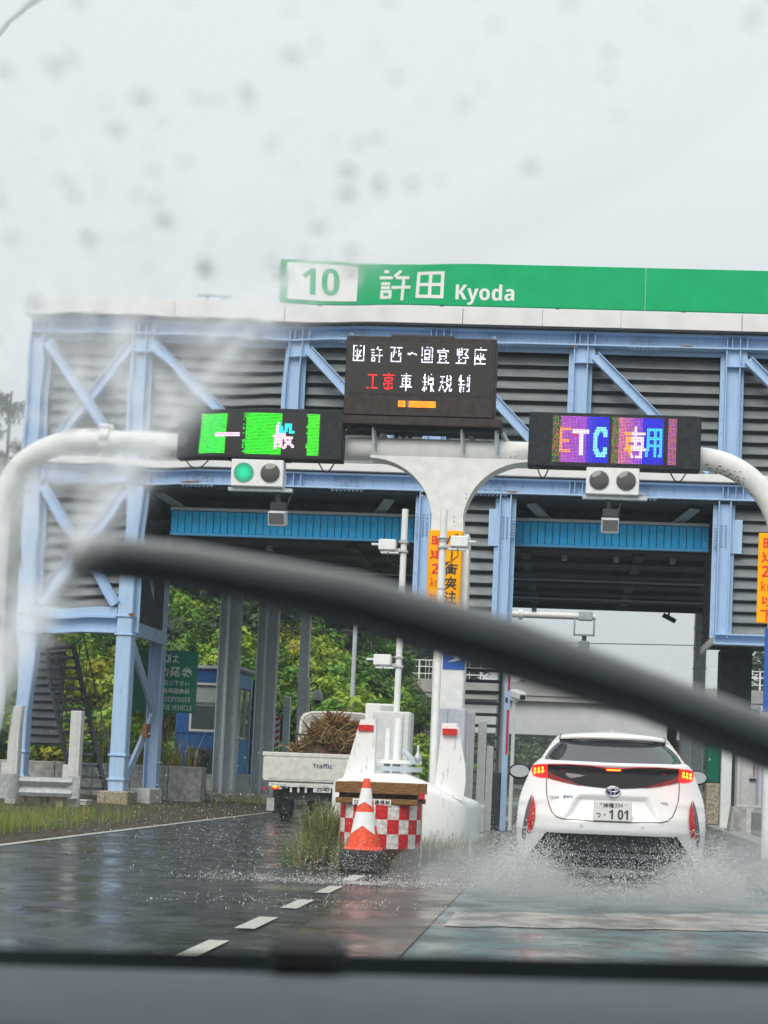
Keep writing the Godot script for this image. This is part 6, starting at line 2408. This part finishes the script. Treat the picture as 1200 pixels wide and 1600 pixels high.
func own_car() -> void:
	OFF = Vector3.ZERO
	# dashboard
	var d := thing("dashboard", Vector3(-.1, .80, -.7), "smooth grey dashboard top along the bottom of the windscreen", "dashboard")
	var st := mb(true)
	for i in 24:
		var x0 := -.75 + i * .06
		var x1 := x0 + .06
		var prof := [[-.93, .8940], [-.90, .8970], [-.75, .902], [-.55, .905], [-.38, .900], [-.32, .87], [-.30, .80]]
		for k in prof.size() - 1:
			quad(st, Vector3(x0, prof[k + 1][1] + .0185 * x0, prof[k + 1][0]), Vector3(x1, prof[k + 1][1] + .0185 * x1, prof[k + 1][0]), Vector3(x1, prof[k][1] + .0185 * x1, prof[k][0]), Vector3(x0, prof[k][1] + .0185 * x0, prof[k][0]))
		quad(st, Vector3(x0, .8940 + .0185 * x0, -.93), Vector3(x1, .8940 + .0185 * x1, -.93), Vector3(x1, .80 + .0185 * x1, -.932), Vector3(x0, .80 + .0185 * x0, -.932))
	obj("top_panel", st, worn(80, lin(.115, .14, .16), lin(.13, .157, .178), .25, .55), d)
	st = mb()
	bx(st, Vector3(-.158, .9030, -.915), Vector3(.047, .024, .03), .007)
	obj("sensor_dome", st, M.black, d)
	st = mb()
	bx(st, Vector3(-.215, .914, -.515), Vector3(.07, .016, .06), .006)
	obj("dark_tray", st, M.led_case, d)
	# windscreen
	OFF = Vector3.ZERO
	var w := thing("windscreen", Vector3(-.1, .90, -.95), "sloping car windscreen streaked with rain on its upper left half", "windscreen")
	st = mb()
	quad(st, on_glass(-.85, -.06, 0), on_glass(.65, -.06, 0), on_glass(.65, .78, 0), on_glass(-.85, .78, 0))
	obj("pane", st, clear(Color(.80, .86, .84, .02), .02), w)
	st = mb()
	for i in 30:
		var x0 := -.85 + i * .05
		var x1 := x0 + .05
		quad(st, on_glass(x0, -.10, .0015), on_glass(x1, -.10, .0015), on_glass(x1, .0060 + .0454 * x1, .0015), on_glass(x0, .0060 + .0454 * x0, .0015))
	obj("black_border", st, M.black, w)
	st = mb()
	for s in [[-.90, -.84], [.64, .70]]:
		bar(st, on_glass((s[0] + s[1]) / 2, -.15, .02), on_glass((s[0] + s[1]) / 2, .80, .02), .06, .06, .015, WN)
	bar(st, on_glass(-.9, .80, .02), on_glass(.7, .80, .02), .07, .06, .015, WN)
	obj("frame", st, M.black, w)
	rain_film(w)
	wiper()
	OFF = Vector3.ZERO
	var cb := thing("car_cabin", Vector3(-.1, .4, .6), "dark cabin shell of the car round the viewer", "car cabin")
	var lining := mat(lin(.10, .10, .10), .9)
	box1("roof_lining", -.92, .72, 1.405, 1.45, -.36, 1.7, lining, cb)
	for x in [-.92, .70]:
		box1("door", x, x + .03, .2, .98, -.9, 1.7, lining, cb)
		box1("centre_pillar", x, x + .04, .98, 1.40, .25, .40, lining, cb)
	box1("rear_panel", -.92, .72, .2, 1.40, 1.7, 1.74, lining, cb)
	box1("floor", -.92, .72, .18, .21, -.9, 1.7, lining, cb)
	for x in [-.55, .25]:
		box1("seat_back", x - .24, x + .24, .35, 1.0, .25, .40, lining, cb, .05)
		box1("headrest", x - .12, x + .12, 1.03, 1.22, .28, .38, lining, cb, .04)

func film_edge(x: float, l: float) -> float:
	# distance above the arc that the wiper has last swept
	var edge := [[-.45, .12], [-.3118, .204], [-.2791, .2511], [-.2296, .3253], [-.1962, .3705], [-.163, .4116], [-.1276, .4462], [-.0982, .4719], [-.0709, .4903], [-.0448, .5079], [-.0103, .5249], [.0292, .5487], [.0566, .5754], [.075, .62], [.09, .75]]
	return l - lerp_table(edge, x)

func film_mask(x: float, l: float) -> float:
	return smoothstep(-.006, .034, film_edge(x, l))

func rain_film(w: Node3D) -> void:
	var r1 := FastNoiseLite.new()
	r1.seed = 21
	r1.frequency = 1.0
	r1.fractal_octaves = 3
	var r2 := FastNoiseLite.new()
	r2.seed = 22
	r2.frequency = 1.0
	r2.fractal_octaves = 2
	var r3 := FastNoiseLite.new()
	r3.seed = 23
	r3.frequency = 1.0
	var thick := func(x: float, l: float) -> float:
		var m := film_mask(x, l)
		if m <= 0.0: return 0.0
		var streak := r1.get_noise_2d(x * 45.0 + 5.0 * r3.get_noise_2d(x * 12.0, l * 9.0), l * 11.0)
		var fine := r2.get_noise_2d(x * 130.0, l * 90.0)
		return m * (.00012 + .000034 * streak + .000006 * fine)
	var dx := .0027
	var nx := 205
	var nl := 225
	var x_0 := -.45
	var l_0 := .14
	var grid := []
	for i in nx + 1:
		var row := PackedFloat32Array()
		for j in nl + 1:
			row.append(thick.call(x_0 + i * dx, l_0 + j * dx))
		grid.append(row)
	var st := mb(true)
	var under := mb()
	for i in nx:
		for j in nl:
			var h := [grid[i][j], grid[i + 1][j], grid[i + 1][j + 1], grid[i][j + 1]]
			if h[0] + h[1] + h[2] + h[3] <= 0.0: continue
			var x0 := x_0 + i * dx
			var l0 := l_0 + j * dx
			var x1 := x0 + dx
			var l1 := l0 + dx
			quad(st, on_glass(x1, l0, .0012 + h[1]), on_glass(x0, l0, .0012 + h[0]), on_glass(x0, l1, .0012 + h[3]), on_glass(x1, l1, .0012 + h[2]))
			quad(under, on_glass(x0, l0, .0011), on_glass(x1, l0, .0011), on_glass(x1, l1, .0011), on_glass(x0, l1, .0011))
	st.generate_normals()
	under.generate_normals()
	var am := ArrayMesh.new()
	am.add_surface_from_arrays(Mesh.PRIMITIVE_TRIANGLES, st.commit_to_arrays())
	am.add_surface_from_arrays(Mesh.PRIMITIVE_TRIANGLES, under.commit_to_arrays())
	var water := mat(Color(1, 1, 1, 0), .0)
	water.refraction_enabled = true
	water.refraction_scale = .033
	var f := MeshInstance3D.new()
	f.name = "water_film"
	f.mesh = am
	f.material_override = water
	f.set_meta("kind", "stuff")
	w.add_child(f)
	# fine droplets and road film that scatter the daylight
	var im := Image.create(420, 420, false, Image.FORMAT_RGBA8)
	for py in 420:
		for px in 420:
			var x := -.45 + .56 * px / 419.0
			var l := .78 - .66 * py / 419.0
			var s1 := r1.get_noise_2d(x * 42.0 + 40.0 + 5.0 * r3.get_noise_2d(x * 10.0, l * 8.0), l * 6.0)
			var s2 := r2.get_noise_2d(x * 16.0 + 9.0, l * 12.0)
			var left := smoothstep(.05, -.30, x)
			var m := film_mask(x, l)
			var d := film_edge(x, l)
			# smears that the blade left along the arc, thicker water towards the left
			var s3 := r1.get_noise_2d(d * 150.0 + 7.0, x * 9.0)
			var band := (.62 * exp(-pow((d - .030 - .010 * s2) / .015, 2.0)) + .24 * exp(-pow((d - .085 - .015 * s2) / .014, 2.0)) + .14 * exp(-pow((d - .15) / .02, 2.0)))
			var a := m * clampf(.13 + .20 * left + .30 * s1 + .14 * s2 + band * clampf(.85 + .30 * s1 + 1.1 * s3, .15, 1.4) * (.85 + .2 * left) + .10 * s3, .01, .70)
			im.set_pixel(px, py, Color(1, 1, 1, a))
	var hm := mat(Color.WHITE, .6)
	hm.transparency = BaseMaterial3D.TRANSPARENCY_ALPHA
	hm.albedo_texture = ImageTexture.create_from_image(im)
	hm.texture_repeat = false
	hm.backlight_enabled = true
	hm.backlight = Color(1.36, 1.36, 1.36)
	var hs := mb()
	var p := [on_glass(-.45, .12, .0026), on_glass(.11, .12, .0026), on_glass(.11, .78, .0026), on_glass(-.45, .78, .0026)]
	var uv := [Vector2(0, 1), Vector2(1, 1), Vector2(1, 0), Vector2(0, 0)]
	for i in [0, 2, 1, 0, 3, 2]:
		hs.set_uv(uv[i])
		hs.add_vertex(p[i] - OFF)
	obj("droplet_haze", hs, hm, w).set_meta("kind", "stuff")
	# separate drops
	var q := RandomNumberGenerator.new()
	q.seed = 31
	var ball := SphereMesh.new()
	ball.radius = 1.0
	ball.height = 2.0
	ball.radial_segments = 14
	ball.rings = 7
	var xf := []
	var face := Basis(Vector3.RIGHT, WU, Vector3.RIGHT.cross(WU))
	while xf.size() < 460:
		var x := q.randf_range(-.36, .09)
		var l := q.randf_range(.20, .64)
		if film_mask(x, l) < .5: continue
		var r := .0008 + .0027 * pow(q.randf(), 2.2)
		xf.append(Transform3D(face * Basis.from_scale(Vector3(r * q.randf_range(.9, 1.3), r * q.randf_range(.9, 1.6), r * .24)), on_glass(x, l, .0020) - OFF))
	scatter("rain_drops", ball, water, xf, "", "", w)

func wiper() -> void:
	OFF = Vector3.ZERO
	var w := thing("wiper", Vector3(.12, .99, -.83), "black windscreen wiper lying slantwise across the middle of the glass", "wiper")
	var t := [[-0.2470, 0.3370, 0.3285, 0.3225], [-0.2400, 0.3410, 0.3285, 0.3195], [-0.1870, 0.3354, 0.3205, 0.3135], [-0.1071, 0.3202, 0.3005, 0.2879], [-0.0317, 0.2947, 0.2712, 0.2565], [0.0340, 0.2636, 0.2442, 0.2307], [0.1035, 0.2309, 0.2087, 0.1933], [0.1772, 0.1947, 0.1700, 0.1552], [0.2761, 0.1448, 0.1209, 0.1079], [0.3834, 0.0907, 0.0711, 0.0604]]
	var fine := []
	for i in t.size() - 1:
		for k in 4:
			var f := k / 4.0
			var a := []
			for c in 4: a.append(lerpf(t[i][c], t[i + 1][c], f))
			fine.append(a)
	fine.append(t[t.size() - 1])
	# spoiler: an arched shell; blade holder and rubber lip below it
	for part in [["spoiler", [[0.0, .006], [.15, .012], [.45, .014], [.80, .008], [1.0, .004], [.5, .002]], 0, M.wiper_grey], ["holder", [[-.12, .002], [-.10, .011], [.22, .010], [.34, .008], [.34, .002]], 1, M.black], ["rubber_lip", [[.30, .002], [.36, .0065], [.9, .005], [1.0, .0015]], 1, M.wiper_dark]]:
		var st := mb(true)
		var prof: Array = part[1]
		var rings := []
		for v in fine:
			var hi: float = v[1] if part[2] == 0 else v[2]
			var lo: float = v[2] if part[2] == 0 else v[3]
			var r := []
			for p in prof:
				r.append(on_glass(v[0], lerpf(hi, lo, p[0]), p[1] + .004))
			rings.append(r)
		for i in rings.size() - 1:
			for k in prof.size():
				var k1 := (k + 1) % prof.size()
				quad(st, rings[i][k], rings[i + 1][k], rings[i + 1][k1], rings[i][k1])
		st.set_smooth_group(-1)
		for e in [0, rings.size() - 1]:
			for k in range(1, prof.size() - 1):
				tri(st, rings[e][0], rings[e][k], rings[e][k + 1])
		obj(part[0], st, part[3], w)
	var st2 := mb()
	bar(st2, on_glass(.16, .185, .020), on_glass(.37, .075, .026), .012, .010, .003, WN)
	obj("arm", st2, M.black, w)
